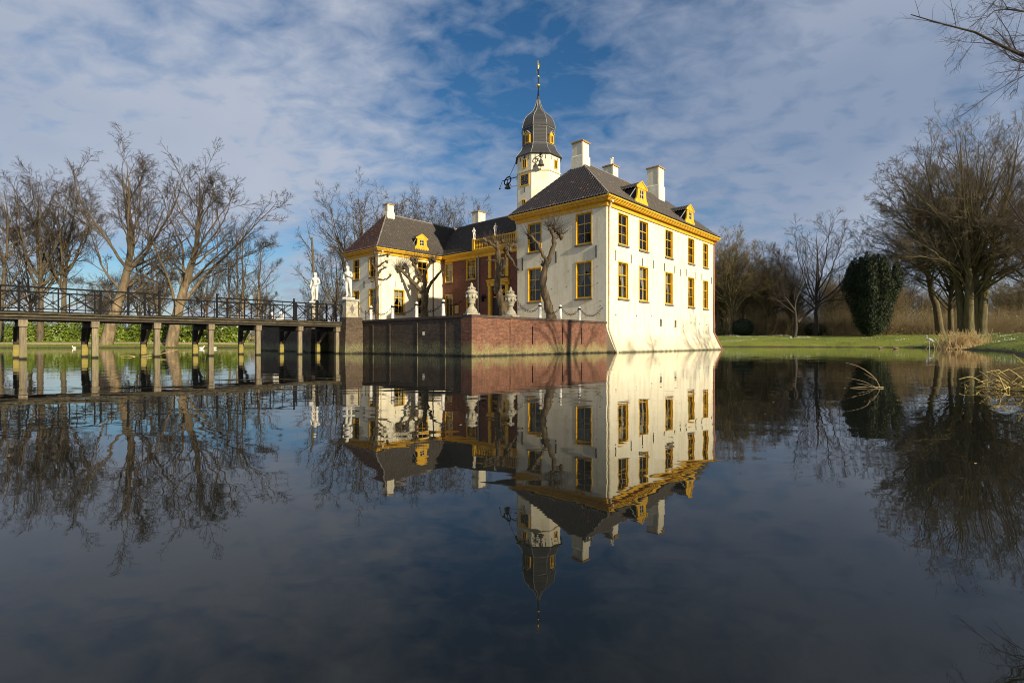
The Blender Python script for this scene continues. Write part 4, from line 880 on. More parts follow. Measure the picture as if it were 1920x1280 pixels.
def chain(a, b, sag, label):
    a, b = Vector(a), Vector(b); L = (b - a).length; n = max(4, int(L * 1.12 / .165)); d = (b - a).normalized(); mb = MB()
    o = a.copy()
    for i in range(n + 1):
        f = i / n; p = a.lerp(b, f) - Vector((0, 0, 4 * sag * f * (1 - f))) - o
        tg = Vector((d.x, d.y, d.z - 4 * sag * (1 - 2 * f) / L)).normalized(); side = tg.cross(Vector((0, 0, 1))).normalized(); up = side.cross(tg)
        w = up if i % 2 else (up * .55 + side * .8).normalized()
        mb.torus(p, .075, .014, tg, w, 10, 4)
    ob = mb.build('chain', MAT['iron'], None, a, smooth=True); tag(ob, label, 'chain', 'iron chains between the bollards'); return ob
chain(W(-9.4, .2, TZ + 1.0), bol['r1'], .5, 'iron chain from the right urn to the bollard by the pollard')
chain(bol['r1'], bol['r2'], .42, 'iron chain passing behind the leaning pollard trunk')
chain(bol['r2'], bol['r3'], .42, 'iron chain between the two bollards near the wing corner')
chain(bol['r3'], W(-.1, .35, TZ + .95), .5, 'iron chain from the last bollard to the white wing wall')
chain(W(TF + .3, .9, TZ + .9), bol['l1'], .25, 'iron chain from the corner urn towards the brick wall')
chain(bol['l1'], bol['l2'], .45, 'iron chain behind the forked pollard tree')
chain(bol['l2'], bol['l3'], .45, 'iron chain in front of the dark bench')
chain(bol['l3'], bol['l4'], .45, 'iron chain below the sunlit wall and window')
chain(bol['l4'], W(TF - .1, 10.7, TZ + .75), .3, 'iron chain ending at the gate pier')
rod = MB().tube([(0, 0, 0), (0, 0, .62)], .02, 6).ball((0, 0, .64), .035).build('iron_stake', MAT['iron'], None, tuple(W(TF + .3, 11.6 - .9, TZ)), TH); tag(rod, 'thin black iron stake beside the gate pier', 'stake')

# ------------------------------------------------------------------ trees
def tubes(groups):
    """groups: list of (P[B,N,3], R[B,N], sides) -> verts, quads"""
    Vs, Fs, off = [], [], 0
    for P, Rr, k in groups:
        B, Nn, _ = P.shape
        T = np.gradient(P, axis=1); T /= np.linalg.norm(T, axis=2, keepdims=True) + 1e-9
        d = P[:, -1] - P[:, 0]; ref = np.zeros((B, 3)); ref[np.arange(B), np.argmin(np.abs(d), axis=1)] = 1
        a = np.cross(T, ref[:, None, :]); a /= np.linalg.norm(a, axis=2, keepdims=True) + 1e-9; b = np.cross(T, a)
        an = np.arange(k) * 2 * PI / k
        V = P[:, :, None, :] + Rr[:, :, None, None] * (np.cos(an)[None, None, :, None] * a[:, :, None, :] + np.sin(an)[None, None, :, None] * b[:, :, None, :])
        ids = np.arange(B * Nn * k).reshape(B, Nn, k) + off; nxt = np.roll(ids, -1, axis=2)
        F = np.stack([ids[:, :-1], nxt[:, :-1], nxt[:, 1:], ids[:, 1:]], -1).reshape(-1, 4)
        Vs.append(V.reshape(-1, 3)); Fs.append(F); off += B * Nn * k
    return np.concatenate(Vs), np.concatenate(Fs)
def resample(pts, n):
    p = np.array(pts, float); d = np.r_[0, np.cumsum(np.linalg.norm(np.diff(p, axis=0), axis=1))]; q = np.linspace(0, d[-1], n)
    # smooth through cubic-ish: linear then average
    out = np.stack([np.interp(q, d, p[:, i]) for i in range(3)], -1)
    for _ in range(2): out[1:-1] = out[1:-1] * .5 + (out[:-2] + out[2:]) * .25
    return out
def grow(rng, P, Rr, K, ratio, ang, up, wander, npts, rr, fmin=.2, fmax=1., out=0., lmin=.2, taper=.35, minr=.004, flat=0., slim=.022):
    B, Nn, _ = P.shape; L = np.linalg.norm(np.diff(P, axis=1), axis=2).sum(1)
    f = (np.arange(K)[None, :] + rng.uniform(0, 1, (B, K))) / K; f = fmin + (fmax - fmin) * f
    x = f * (Nn - 1); i = np.clip(x.astype(int), 0, Nn - 2); w = (x - i)[..., None]; bi = np.arange(B)[:, None]
    S = P[bi, i] * (1 - w) + P[bi, i + 1] * w; rl = Rr[bi, i] * (1 - w[..., 0]) + Rr[bi, i + 1] * w[..., 0]
    T = P[bi, i + 1] - P[bi, i]; T /= np.linalg.norm(T, axis=2, keepdims=True) + 1e-9
    rv = rng.normal(size=(B, K, 3)); rv[..., 2] = rv[..., 2] * (1 - flat) + .35 * up; rv -= (rv * T).sum(2, keepdims=True) * T; rv /= np.linalg.norm(rv, axis=2, keepdims=True) + 1e-9
    A = np.radians(rng.normal(ang, ang * .22, (B, K)))[..., None]
    D = np.cos(A) * T + np.sin(A) * rv
    ln = np.maximum(L[:, None] * ratio * (1.15 - .65 * f) * rng.uniform(.65, 1.25, (B, K)), lmin)
    S, D, ln, rl = S.reshape(-1, 3), D.reshape(-1, 3), ln.reshape(-1), rl.reshape(-1)
    r0 = np.maximum(np.minimum(rl * rr, ln * slim), minr); n = len(S)
    Q = np.zeros((n, npts, 3)); Q[:, 0] = S; d = D.copy(); step = (ln / (npts - 1))[:, None]; upv = np.array([0, 0, 1.])
    for k in range(1, npts):
        d = d + rng.normal(size=(n, 3)) * wander + upv * up * .35; d /= np.linalg.norm(d, axis=1, keepdims=True); Q[:, k] = Q[:, k - 1] + d * step
    rad = r0[:, None] * np.linspace(1, taper, npts)[None, :]
    return Q, np.maximum(rad, minr * .7)
def make_tree(name, seed, stems, levels, mats, trunk_sides=10, n0=14, crown_from=2):
    """stems: [(pts, r0, r1)] explicit; levels: dicts for grow"""
    rng = np.random.RandomState(seed)
    P = np.stack([resample(p, n0) for p, _, _ in stems]); Rr = np.stack([np.concatenate([[a * 1.0], a + (b - a) * np.linspace(0, 1, n0)[1:] ** .85]) for _, a, b in stems])
    P[:, 1:-1] += rng.normal(size=(len(stems), n0 - 2, 3)) * .05
    gs_t, gs_c = [(P, Rr, trunk_sides)], []
    cur = (P, Rr)
    for li, lv in enumerate(levels):
        sides = lv.pop('sides', 3) if 'sides' in lv else 3
        cur = grow(rng, *cur, **lv)
        lv['sides'] = sides
        (gs_t if li + 1 < crown_from else gs_c).append((*cur, sides))
    tm = mesh_np(name + '_trunk', *tubes(gs_t), mats[0], True); cm = mesh_np(name + '_crown', *tubes(gs_c), mats[1], True)
    return tm, cm
def auto_stems(rng, h, fork, r, n, spread, lean=(0, 0), top=.95, trunk_top=True):
    """a trunk to fork height then n main limbs rising"""
    base = np.array([0, 0, -.4]); fk = np.array([lean[0] * fork, lean[1] * fork, fork]); st = []
    st.append(([(0, 0, -.4), (lean[0] * fork * .4, lean[1] * fork * .4, fork * .45), tuple(fk), (lean[0] * fork + rng.normal() * .6, lean[1] * fork + rng.normal() * .6, fork + (h - fork) * .55), (lean[0] * fork * 1.2 + rng.normal() * .8, lean[1] * fork + rng.normal() * .8, h * top)], r, .03))
    a0 = rng.uniform(0, 6.28)
    for i in range(n):
        a = a0 + 2 * PI * i / n + rng.normal() * .3; z0 = fork * rng.uniform(.72, 1.25); s_ = spread * rng.uniform(.75, 1.15); hh2 = h * rng.uniform(.74, .97)
        o = np.array([lean[0] * z0, lean[1] * z0, z0]); dx, dy = math.cos(a), math.sin(a)
        st.append(([tuple(o), (o[0] + dx * s_ * .38, o[1] + dy * s_ * .38, z0 + (hh2 - z0) * .22), (o[0] + dx * s_ * .72, o[1] + dy * s_ * .72, z0 + (hh2 - z0) * .55), (o[0] + dx * s_, o[1] + dy * s_, hh2)], r * rng.uniform(.30, .44), .025))
    return st
def LV(dense=1., up=.35, fine=.010):
    return [dict(K=int(9 * dense), ratio=.42, ang=35, up=.18, wander=.11, npts=7, rr=.55, fmin=.20, sides=5, slim=.018),
            dict(K=int(7 * dense), ratio=.44, ang=38, up=.10, wander=.14, npts=5, rr=.65, fmin=.2, sides=4, minr=fine * 1.7, slim=.018),
            dict(K=int(5 * dense), ratio=.46, ang=40, up=.04, wander=.16, npts=4, rr=.7, fmin=.25, sides=3, minr=fine * 1.1, lmin=.5),
            dict(K=2, ratio=.5, ang=38, up=.0, wander=.16, npts=3, rr=.8, fmin=.3, sides=3, minr=fine * .8, lmin=.35)]
def dome_stems(rng, h, Rad, n, r, trunk, z0, z1, zc, rl):
    st = [(trunk, r, .04)]; tp = np.array(trunk)
    for i in range(n):
        e = math.asin(-.12 + 1.12 * (i + .5) / n); a = i * 2.399 + rng.normal() * .15; k = rng.uniform(.86, 1.03)
        end = np.array([Rad * math.cos(e) * math.cos(a) * k, Rad * math.cos(e) * math.sin(a) * k, zc + (h - zc) * math.sin(e) * k]); zo = z0 + (z1 - z0) * (.5 * math.sin(e) + .5 * rng.uniform(0, 1))
        o = np.array([np.interp(zo, tp[:, 2], tp[:, 0]), np.interp(zo, tp[:, 2], tp[:, 1]), zo]); end[:2] += o[:2] * .6; d = end - o
        m1 = o + d * .30 + np.array([0, 0, .10 * np.linalg.norm(d)]); m2 = o + d * .66 + np.array([0, 0, .07 * np.linalg.norm(d)])
        st.append(([tuple(o), tuple(m1), tuple(m2), tuple(end)], rl * rng.uniform(.7, 1.1), .012))
    return st
def plant(name, meshes, label, loc, rz=0., sc=1., group=None, cat='tree', sz=None):
    x, y = loc; z = float(ground_z(x, y)) if len(loc) == 2 else 0
    o = thing(name, label, cat, (x, y, z), rz, group); o.scale = (sc, sc, sz or sc)
    link_mesh('trunk', meshes[0], o); link_mesh('crown', meshes[1], o); return o
G = {}
rg = np.random.RandomState(11)
# two tall limes on the left bank, main limbs placed as they grow
h1 = [([(-2.6, 0, -.4), (-1.6, 0, 4.5), (.6, .2, 11), (.9, .2, 17), (.0, .4, 22), (-.6, .4, 27.4)], 0.850, .03),
      ([(.7, .2, 11.5), (2.3, 1.0, 14), (4.0, 1.6, 18), (6.0, 1.8, 22), (7.4, 1.6, 26.8)], 0.245, .03),
      ([(.7, .2, 11), (-1.2, -.6, 15), (-3.4, -1.2, 19), (-5.2, -1.6, 22.5), (-5.6, -1.8, 26.6)], 0.231, .03),
      ([(.5, 0, 12), (.2, 2.0, 16), (-1.6, 3.4, 20.5), (-2.2, 3.8, 26.5)], 0.218, .03), ([(.8, 0, 13), (2.2, -2.2, 17), (3.2, -3.2, 21), (3.0, -3.4, 27)], 0.218, .03),
      ([(.3, .1, 9), (3.5, -1.0, 12.2), (7.2, -1.5, 13.2), (11, -2, 13.0)], 0.177, .03), ([(-.2, .1, 8), (-3.4, .6, 11.5), (-5.2, 1.2, 16.5), (-7.0, 1.2, 21.5)], 0.177, .03),
      ([(-.4, 0, 6.6), (2.2, -.8, 7.8), (5.5, -1.2, 8.2), (8.0, -1.4, 10.3)], 0.136, .02), ([(-.6, 0, 6.3), (-2.5, 1.0, 7.0), (-4.5, 1.6, 9.5), (-7.5, 1.8, 9.6)], 0.136, .02), ([(.9, .2, 17), (2.0, .6, 21), (1.6, .8, 25.5), (2.4, 1, 28)], 0.136, .03)]
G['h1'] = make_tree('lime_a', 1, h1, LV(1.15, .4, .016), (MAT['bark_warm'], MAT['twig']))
h2 = [([(-.4, 0, -.4), (.2, 0, 4), (1.6, 0, 9), (3.0, .2, 14), (3.4, .3, 20), (3.2, .4, 25)], 0.800, .03),
      ([(.9, 0, 6), (4.0, .6, 10.5), (7.5, 1.0, 14.5), (10.5, 1.2, 18), (13.2, 1, 20.8)], 0.258, .03), ([(1.2, 0, 7.5), (2.6, -1.0, 12), (5.5, -1.8, 16.0), (8.4, -2.2, 19.6), (9.2, -2.2, 21.5)], 0.218, .03),
      ([(.6, 0, 5.5), (1.0, .4, 10), (.8, .8, 15), (-1.4, 1.2, 19), (-2.6, 1.5, 22.4)], 0.245, .03), ([(1.8, 0, 10), (-.6, -1.0, 13.2), (-3.4, -1.6, 16.2), (-4.2, -1.8, 20)], 0.163, .03),
      ([(1.5, 0, 8.8), (5, -.4, 11.4), (9.2, -.6, 12.6), (12.4, -.8, 14)], 0.150, .03), ([(2.9, .2, 13), (4.6, 1.4, 16.5), (6.4, 2.0, 20.2), (6.6, 2, 23)], 0.163, .03), ([(2.6, .1, 12), (2.0, 2.2, 16), (1.2, 3.2, 20), (1.0, 3.4, 24.2)], 0.163, .03),
      ([(.4, 0, 4.4), (3.8, -.8, 5.6), (7.5, -1.2, 6.0), (9.6, -1.2, 7.4)], 0.122, .02), ([(3.3, .3, 18), (4.6, .8, 21.5), (5.0, .8, 24.5)], 0.109, .02)]
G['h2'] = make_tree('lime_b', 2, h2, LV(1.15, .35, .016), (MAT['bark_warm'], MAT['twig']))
for i, (h, fork, r, n, sp, ln) in enumerate([(25, 10, .48, 7, 4.6, (.05, 0)), (26, 9, .52, 8, 5.2, (.0, .03)), (24, 8, .42, 7, 5.4, (-.06, .02)), (22, 11, .36, 5, 3.6, (.10, 0))]):
    G['t%d' % i] = make_tree('bare_%d' % i, 20 + i, auto_stems(rg, h, fork, r, n, sp, ln), LV(1.0, .45, .015), (MAT['bark'], MAT['twig']))
BEECH = [dict(K=10, ratio=.36, ang=36, up=.10, wander=.08, npts=6, rr=.55, fmin=.22, sides=4, slim=.014, minr=.02), dict(K=6, ratio=.44, ang=40, up=.06, wander=.11, npts=5, rr=.6, fmin=.2, sides=3, minr=.015, slim=.014),
         dict(K=4, ratio=.5, ang=34, up=.05, wander=.15, npts=4, rr=.65, fmin=.2, sides=3, minr=.012), dict(K=2, ratio=.6, ang=36, up=.03, wander=.15, npts=3, rr=.8, fmin=.3, sides=3, minr=.010, lmin=.4)]
G['beech'] = make_tree('beech', 5, dome_stems(np.random.RandomState(4), 29.0, 12.6, 74, 1.1, [(0, 0, -.4), (0, 0, 4), (.1, 0, 10), (.2, .3, 16), (0, 0, 21)], 4.0, 13.0, 11.0, .19) + [([(1.15 * math.cos(k * 1.26), .9 * math.sin(k * 1.26), -.4), (1.25 * math.cos(k * 1.26), 1.0 * math.sin(k * 1.26), 4), (2.2 * math.cos(k * 1.26), 1.9 * math.sin(k * 1.26), 10), (4.4 * math.cos(k * 1.26), 4.0 * math.sin(k * 1.26), 19), (5.2 * math.cos(k * 1.26), 4.8 * math.sin(k * 1.26), 25)], .62, .03) for k in range(5)], [dict(d) for d in BEECH], (MAT['bark_dark'], MAT['twig_beech']))
G['dome'] = make_tree('dome_tree', 15, dome_stems(np.random.RandomState(8), 22, 7.6, 40, .46, [(0, 0, -.4), (.1, 0, 4), (.0, .2, 9), (.2, .0, 12), (0, 0, 16)], 4.0, 12.0, 10.5, .13), [dict(d) for d in BEECH], (MAT['bark_dark'], MAT['twig_olive']))
G['lean'] = make_tree('leaning_beech', 6, dome_stems(np.random.RandomState(9), 23, 8.4, 46, .55, [(1.8, 0, -.4), (.6, 0, 5), (-1.0, .2, 12), (-1.5, .2, 15), (-1.8, 0, 18)], 5.0, 15.0, 9.5, .14), [dict(d) for d in BEECH], (MAT['bark_dark'], MAT['twig_beech']))
G['open'] = make_tree('open_tree', 8, auto_stems(rg, 18.5, 6, .36, 8, 6.5, (0, 0)), LV(1.0, .3, .010), (MAT['twig_dark'], MAT['twig_dark']))
G['fork'] = make_tree('forked_tree', 9, [([(-.6, 0, -.4), (0, 0, 2.5), (-.5, .2, 5), (.4, .2, 8), (1.5, .2, 11)], .34, .02), ([(.0, 0, 2.6), (2.4, .2, 4.6), (5, .4, 6.2), (6.8, .4, 7.0), (7.8, .2, 9)], .28, .02), ([(-.4, .1, 4.6), (-2.2, 0, 7), (-3.2, -.2, 10)], .2, .02)], LV(1.1, .3, .010), (MAT['twig_dark'], MAT['twig_dark']))
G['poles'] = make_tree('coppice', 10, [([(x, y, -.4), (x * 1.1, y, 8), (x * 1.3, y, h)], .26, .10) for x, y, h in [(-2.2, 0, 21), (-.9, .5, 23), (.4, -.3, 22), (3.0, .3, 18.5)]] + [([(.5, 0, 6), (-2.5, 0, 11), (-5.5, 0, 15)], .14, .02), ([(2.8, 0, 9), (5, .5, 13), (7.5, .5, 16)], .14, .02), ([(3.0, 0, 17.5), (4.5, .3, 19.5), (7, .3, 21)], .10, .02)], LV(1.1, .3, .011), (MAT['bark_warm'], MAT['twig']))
G['snag'] = make_tree('snag', 12, [([(0, 0, -.4), (-.2, 0, 7), (-.5, 0, 14), (-1.0, 0, 20.5)], .42, .2), ([(-.8, 0, 17.5), (-2.4, 0, 19.6), (-3.8, 0, 21.4)], .12, .03), ([(-.3, 0, 9), (-2.5, .4, 12), (-4, .6, 15)], .12, .02), ([(-.2, 0, 6), (2.5, .4, 9), (4, .6, 12)], .12, .02)], LV(.6, .3, .010), (MAT['bark'], MAT['twig']))
def at(px, Y): return ((px - 960) / 953 * Y, Y)
plant('lime_tree', G['h1'], 'tall bare lime on the left bank, tallest crown, trunk leaning right above the hedge', at(232, 67.5), 0, .95, None, 'tree', .86)
plant('lime_tree', G['h2'], 'bare lime with long limbs reaching right, behind the gap in the railing', at(326, 67.0), 0, .97, None, 'tree', .90)
def sized(key, h): return h
plant('bare_tree', G['t3'], 'slender bare tree leaning right at the outer edge of the left bank', at(-6, 69), R(10), .98)
plant('bare_tree', G['t1'], 'stout bare tree rising behind the first bridge piles', at(76, 72), R(40), .92)
plant('bare_tree', G['t0'], 'bare tree with a wide twiggy crown left of the tallest lime', at(117, 74), R(100), .90)
plant('bare_tree', G['t2'], 'thin dark bare tree between the leaning tree and the stout one', at(55, 86), R(200), .76)
plant('bare_tree', G['poles'], 'group of upright pole-like stems beyond the bridge, one cut off', at(452, 86), 0, .82)
plant('bare_tree', G['snag'], 'bare broken trunk standing behind the farther statue', at(594, 84), 0, .84)
plant('bare_tree', G['t2'], 'round-crowned bare tree between the broken trunk and the left wing', at(632, 92), R(60), .76)
plant('bare_tree', G['t1'], 'bare tree with upswept limbs behind the left wing chimney', at(678, 100), R(150), 1.14)
plant('bare_tree', G['t0'], 'bare tree directly to the right of the left wing chimney', at(757, 112), R(220), 1.26)
plant('bare_tree', G['t2'], 'bare tree above the middle of the left wing ridge', at(806, 108), R(20), 1.16)
plant('bare_tree', G['t1'], 'bare tree above the end of the left wing ridge', at(846, 112), R(290), 1.18)
plant('bare_tree', G['beech'], 'dense dome-crowned bare tree at the far corner of the sunlit wing', at(1352, 100), R(70), .64)
plant('bare_tree', G['dome'], 'bare tree behind the round clipped bush', at(1392, 108), R(10), .70)
plant('bare_tree', G['beech'], 'flat-topped bare tree between the wing and the open-crowned tree', at(1446, 112), R(200), .60)
plant('bare_tree', G['open'], 'open-crowned dark bare tree standing to the left of the yew', at(1530, 85), R(30), .98)
plant('bare_tree', G['fork'], 'low forked tree with a sideways limb to the left of the yew', at(1495, 83), 0, .95)
plant('bare_tree', G['lean'], 'beech with a mossy trunk leaning left, to the right of the yew', at(1742, 90), 0, 1.26, None, 'tree', 1.40)
plant('beech_tree', G['beech'], 'huge multi-stemmed beech, largest tree on the right bank', at(1824, 79), R(0), 1.15)
plant('bare_tree', G['dome'], 'bare tree at the outer edge of the right bank, cut by the frame', at(1955, 74), R(80), 1.05)
plant('bare_tree', G['dome'], 'bare trunk between the leaning beech and the huge beech', at(1783, 84), R(170), 1.05)
plant('bare_tree', G['dome'], 'rounded bare tree rising directly beside the far corner of the sunlit wing', at(1372, 93), R(30), .90)
plant('bare_tree', G['dome'], 'rounded bare tree on the lawn edge, second from the sunlit wing', at(1438, 97), R(140), .80)
plant('bare_tree', G['dome'], 'smaller rounded bare tree behind the low forked tree', at(1482, 100), R(250), .66)
# near tree on the right bank whose branches hang into the picture
O = [([(0, 0, -.4), (-.2, 0, 4), (-.3, .2, 9), (.2, .2, 16), (0, 0, 21)], .48, .03),
     ([(-.3, 0, 6.5), (-2.4, -1.0, 10.2), (-4.4, -1.8, 11.2), (-6.0, -2.4, 10.6), (-6.9, -2.7, 9.6)],   .10, .008), ([(-.2, 0, 6.0), (-1.8, -1.0, 9.0), (-3.6, -1.6, 9.4), (-5.0, -2.2, 8.6), (-5.5, -2.3, 7.6)], .085, .007),
     ([(-.25, 0, 7.5), (-2.2, -.4, 10.0), (-4.2, -.9, 10.6), (-5.8, -1.2, 9.8)], .07, .006), ([(-.3, .1, 9), (-2.6, -.6, 12.4), (-5, -1.6, 13), (-7.2, -2.2, 12.0)], .09, .008)] + [([(0, 0, 6 + k * 1.3), (2.5 * math.cos(k * 1.5), 2.5 * math.sin(k * 1.5), 9 + k * 1.3), (4.6 * math.cos(k * 1.5), 4.6 * math.sin(k * 1.5), 12 + k * 1.2)], .11, .01) for k in (0, 1, 5, 8)]
G['over'] = make_tree('bank_tree', 14, O, [dict(K=13, ratio=.34, ang=40, up=.02, wander=.14, npts=7, rr=.5, fmin=.25, sides=5, minr=.006, taper=.2, slim=.012), dict(K=8, ratio=.42, ang=38, up=.05, wander=.16, npts=6, rr=.6, sides=4, minr=.004, taper=.2, slim=.01), dict(K=5, ratio=.5, ang=40, up=.05, wander=.16, npts=4, rr=.6, sides=3, minr=.003)], (MAT['twig_dark'], MAT['twig_dark']))
plant('bank_tree', G['over'], 'near tree whose thin drooping branches hang in from the upper right corner', (19.3, 16.2))
plant('bank_tree', G['open'], 'bare bank tree standing on the right shore beyond the near reeds', (34.5, 30.2), R(100), .62)
plant('bank_tree', G['fork'], 'low bank tree with fanned stems on the right shore', (26.8, 21.5), R(40), .8)
# woodland behind: many, nothing tells them apart
rw = random.Random(5); cnt = 0
keys_l = ['t0', 't1', 't2', 't3']; keys_r = ['dome', 't1', 'dome', 't2', 'lean', 'dome']
def wood(x0, x1, y0, y1, n, label, group, smin, smax):
    for _ in range(n):
        Y = rw.uniform(y0, y1); X = rw.uniform(x0, x1) / 953 * Y; k = rw.choice(keys_l if x0 < 0 else keys_r); s_ = rw.uniform(smin, smax) * .8
        if sdist(np.array([X]), np.array([Y]), MOAT)[0] < 6: continue
        plant('woodland_tree', G[k], label, (X, Y), rw.uniform(0, 6.28), s_, group)
wood(-1020, -560, 115, 190, 16, 'bare woodland tree among others beyond the hedge of the left bank', 'woodland trees beyond the left bank', .75, 1.0)
wood(-560, -250, 120, 190, 12, 'bare woodland tree in the park behind the bridge and statues', 'woodland trees behind the bridge', .65, .95)
wood(370, 620, 122, 185, 18, 'bare woodland tree in the park between the wing and the yew', 'woodland trees between wing and yew', .6, .85)
wood(600, 960, 118, 185, 20, 'bare woodland tree in the wood behind the yew and beeches', 'woodland trees behind the yew and beeches', .75, 1.05)

# pollards on the terrace: knuckled branches with whiskers of twigs
def pollard(name, label, base, stems, knuckles, seed, sc=1.):
    rng = np.random.RandomState(seed); o = thing(name, label, 'tree', tuple(base), 0, 'pollard trees on the terrace')
    P = np.stack([resample(p, 12) for p, _, _ in stems]); P[:, 1:-1] += rng.normal(size=(len(stems), 10, 3)) * .03
    Rr = np.stack([np.linspace(a, b, 12) * (1 + .10 * rng.normal(size=12)) for _, a, b in stems])
    link_mesh('trunk', mesh_np(name + '_trunk', *tubes([(P, Rr, 9)]), MAT['lime_bark'], True), o)
    for (x, y, z, r, n, l) in knuckles:
        mb = MB(); Q, Qr = [], []
        for k in range(4): mb.ball((x + rng.normal() * r * .5, y + rng.normal() * r * .5, z + rng.normal() * r * .5), r * rng.uniform(.6, 1.), 7, 5)
        for k in range(n):
            d = rng.normal(size=3); d[2] = abs(d[2]) + .35; d /= np.linalg.norm(d); L = l * rng.uniform(.5, 1.2); p0 = np.array([x, y, z]) + d * r * .6
            pts = [p0]; 
            for _ in range(4): d = d + rng.normal(size=3) * .10 + np.array([0, 0, .06]); d /= np.linalg.norm(d); pts.append(pts[-1] + d * L / 4)
            Q.append(pts); Qr.append(np.linspace(.011, .005, 5) * sc)
        kn = mb.build('knuckle', MAT['lime_bark'], o, smooth=True)
        link_mesh('twigs', mesh_np(name + '_twigs', *tubes([(np.array(Q), np.array(Qr), 3)]), MAT['twig'], True), kn, kind='stuff')
    return o
def pl_pt(px, py, Y, dy=0.): return ((px - 960) / 953 * Y, dy, .75 + (641 - py) / 953 * Y)
def trace(Y, base_px, lines, r):
    """polylines measured on the tree's own upright plane, in metres from its foot"""
    bx = (base_px - 960) / 953 * Y; res = []
    for pts, a, b in lines:
        rg_ = random.Random(int(a * 1000) + len(res)); slope = rg_.uniform(-.5, .5); q = []
        for k, (x, y) in enumerate(pts): p = pl_pt(x, y, Y); q.append((p[0] - bx, slope * (p[0] - bx) if k else 0., p[2] - TZ))
        res.append((q, a, b))
    return res
def knots(Y, base_px, ks):
    bx = (base_px - 960) / 953 * Y; return [((x - 960) / 953 * Y - bx, dy, .75 + (641 - y) / 953 * Y - TZ, r, n, l) for x, y, dy, r, n, l in ks]
YA = 36.4
pollard('pollard_tree', 'leaning pollard tree with two knuckled arms before the white wing front', ((1036 - 960) / 953 * YA, YA, TZ), trace(YA, 1036, [
    ([(1036, 606), (1031, 580), (1020, 547), (1014, 528), (1021, 507), (1026, 492)], .33, .20), ([(1026, 494), (1037, 468), (1040, 447), (1038, 440)], .19, .14), ([(1026, 494), (1017, 478), (1010, 458), (998, 447), (992, 442)], .14, .09), ([(1024, 500), (1017, 494)], .12, .10), ([(1038, 446), (1052, 441)], .10, .10), ([(1037, 442), (1032, 430)], .10, .08)], 0),
    knots(YA, 1036, [(1038, 434, 0, .22, 80, 1.5), (1052, 441, .2, .20, 60, 1.3), (1031, 426, -.1, .16, 45, 1.1), (992, 442, 0, .14, 34, .9), (1017, 493, 0, .12, 14, .8), (1011, 458, 0, .08, 10, .6)]), 31)
YB = 41
pollard('pollard_tree', 'thick pollard tree in front of the entrance and balustrade', ((945 - 960) / 953 * YB, YB, TZ), trace(YB, 945, [
    ([(946, 604), (945, 585), (938, 562), (932, 540), (934, 520), (938, 500)], .34, .27), ([(938, 505), (934, 480), (934, 462), (930, 452)], .25, .16), ([(934, 520), (945, 500), (949, 485), (953, 470)], .15, .13), ([(934, 465), (915, 455), (906, 450)], .14, .10), ([(953, 478), (965, 497), (972, 506)], .13, .08), ([(934, 492), (918, 488), (912, 490)], .10, .06), ([(953, 470), (962, 455)], .12, .1)], 0),
    knots(YB, 945, [(930, 456, 0, .26, 60, 1.0), (908, 454, .3, .2, 44, .9), (952, 466, 0, .25, 50, 1.0), (963, 458, .2, .18, 36, .8), (935, 541, .0, .28, 10, .5), (942, 452, .2, .16, 30, .7), (920, 452, .2, .16, 30, .8)]), 32)
YC = 57.4
pollard('pollard_tree', 'pollard tree with forked arms casting its shadow on the sunlit left wing', ((796 - 960) / 953 * YC, YC, TZ), trace(YC, 796, [
    ([(796, 612), (795, 585), (797, 560), (797, 548)], .42, .36), ([(796, 552), (780, 535), (764, 518), (752, 505), (747, 503)], .26, .15), ([(797, 552), (796, 525), (798, 505), (802, 497), (812, 492)], .26, .14), ([(797, 530), (785, 512), (777, 498), (775, 493)], .18, .13), ([(798, 552), (806, 535), (818, 522), (830, 510)], .22, .12), ([(806, 497), (806, 487)], .12, .12), ([(780, 535), (788, 526)], .12, .1)], 0),
    knots(YC, 796, [(747, 503, 0, .26, 60, 1.8), (757, 502, .3, .2, 50, 1.6), (776, 490, 0, .36, 90, 1.7), (812, 490, 0, .26, 60, 1.6), (806, 488, .3, .22, 50, 1.5), (830, 509, 0, .2, 40, 1.3), (788, 525, .0, .2, 34, 1.4), (764, 519, 0, .15, 20, 1.3)]), 33)
YD = 54.0
pollard('pollard_tree', 'upright pollard trunk with stub arms at the left wing corner', ((706 - 960) / 953 * YD, YD, TZ), trace(YD, 706, [
    ([(707, 612), (707, 560), (706, 520), (705, 478)], .24, .14), ([(706, 522), (712, 508), (722, 502)], .13, .09), ([(706, 520), (714, 526), (726, 523), (733, 516)], .12, .08), ([(706, 500), (714, 498), (723, 491)], .11, .07), ([(706, 480), (716, 480), (728, 478)], .11, .07), ([(706, 521), (698, 528)], .10, .08), ([(705, 505), (698, 495)], .09, .07)], 0),
    knots(YD, 706, [(722, 502, 0, .12, 22, 1.2), (733, 516, 0, .12, 18, 1.1), (723, 491, .2, .12, 20, 1.1), (728, 478, 0, .14, 22, 1.1), (698, 493, 0, .14, 34, 1.4), (705, 474, 0, .2, 40, 1.4), (698, 528, 0, .1, 10, .8)]), 34)

# ------------------------------------------------------------------ leaves: scattered small quads
def leaf_cloud(pts, nrm, size, rng, aspect=.5, jit=.6):
    n = len(pts); d = nrm + rng.normal(size=(n, 3)) * jit; d /= np.linalg.norm(d, axis=1, keepdims=True) + 1e-9
    r = rng.normal(size=(n, 3)); a = np.cross(d, r); a /= np.linalg.norm(a, axis=1, keepdims=True) + 1e-9; b = np.cross(d, a)
    s = (size * rng.uniform(.6, 1.3, n))[:, None]
    V = np.stack([pts - a * s, pts - b * s * aspect + d * s * .12, pts + a * s, pts + b * s * aspect + d * s * .12], 1).reshape(-1, 3)
    F = np.arange(n * 4).reshape(n, 4); return V, F
rng = np.random.RandomState(3)
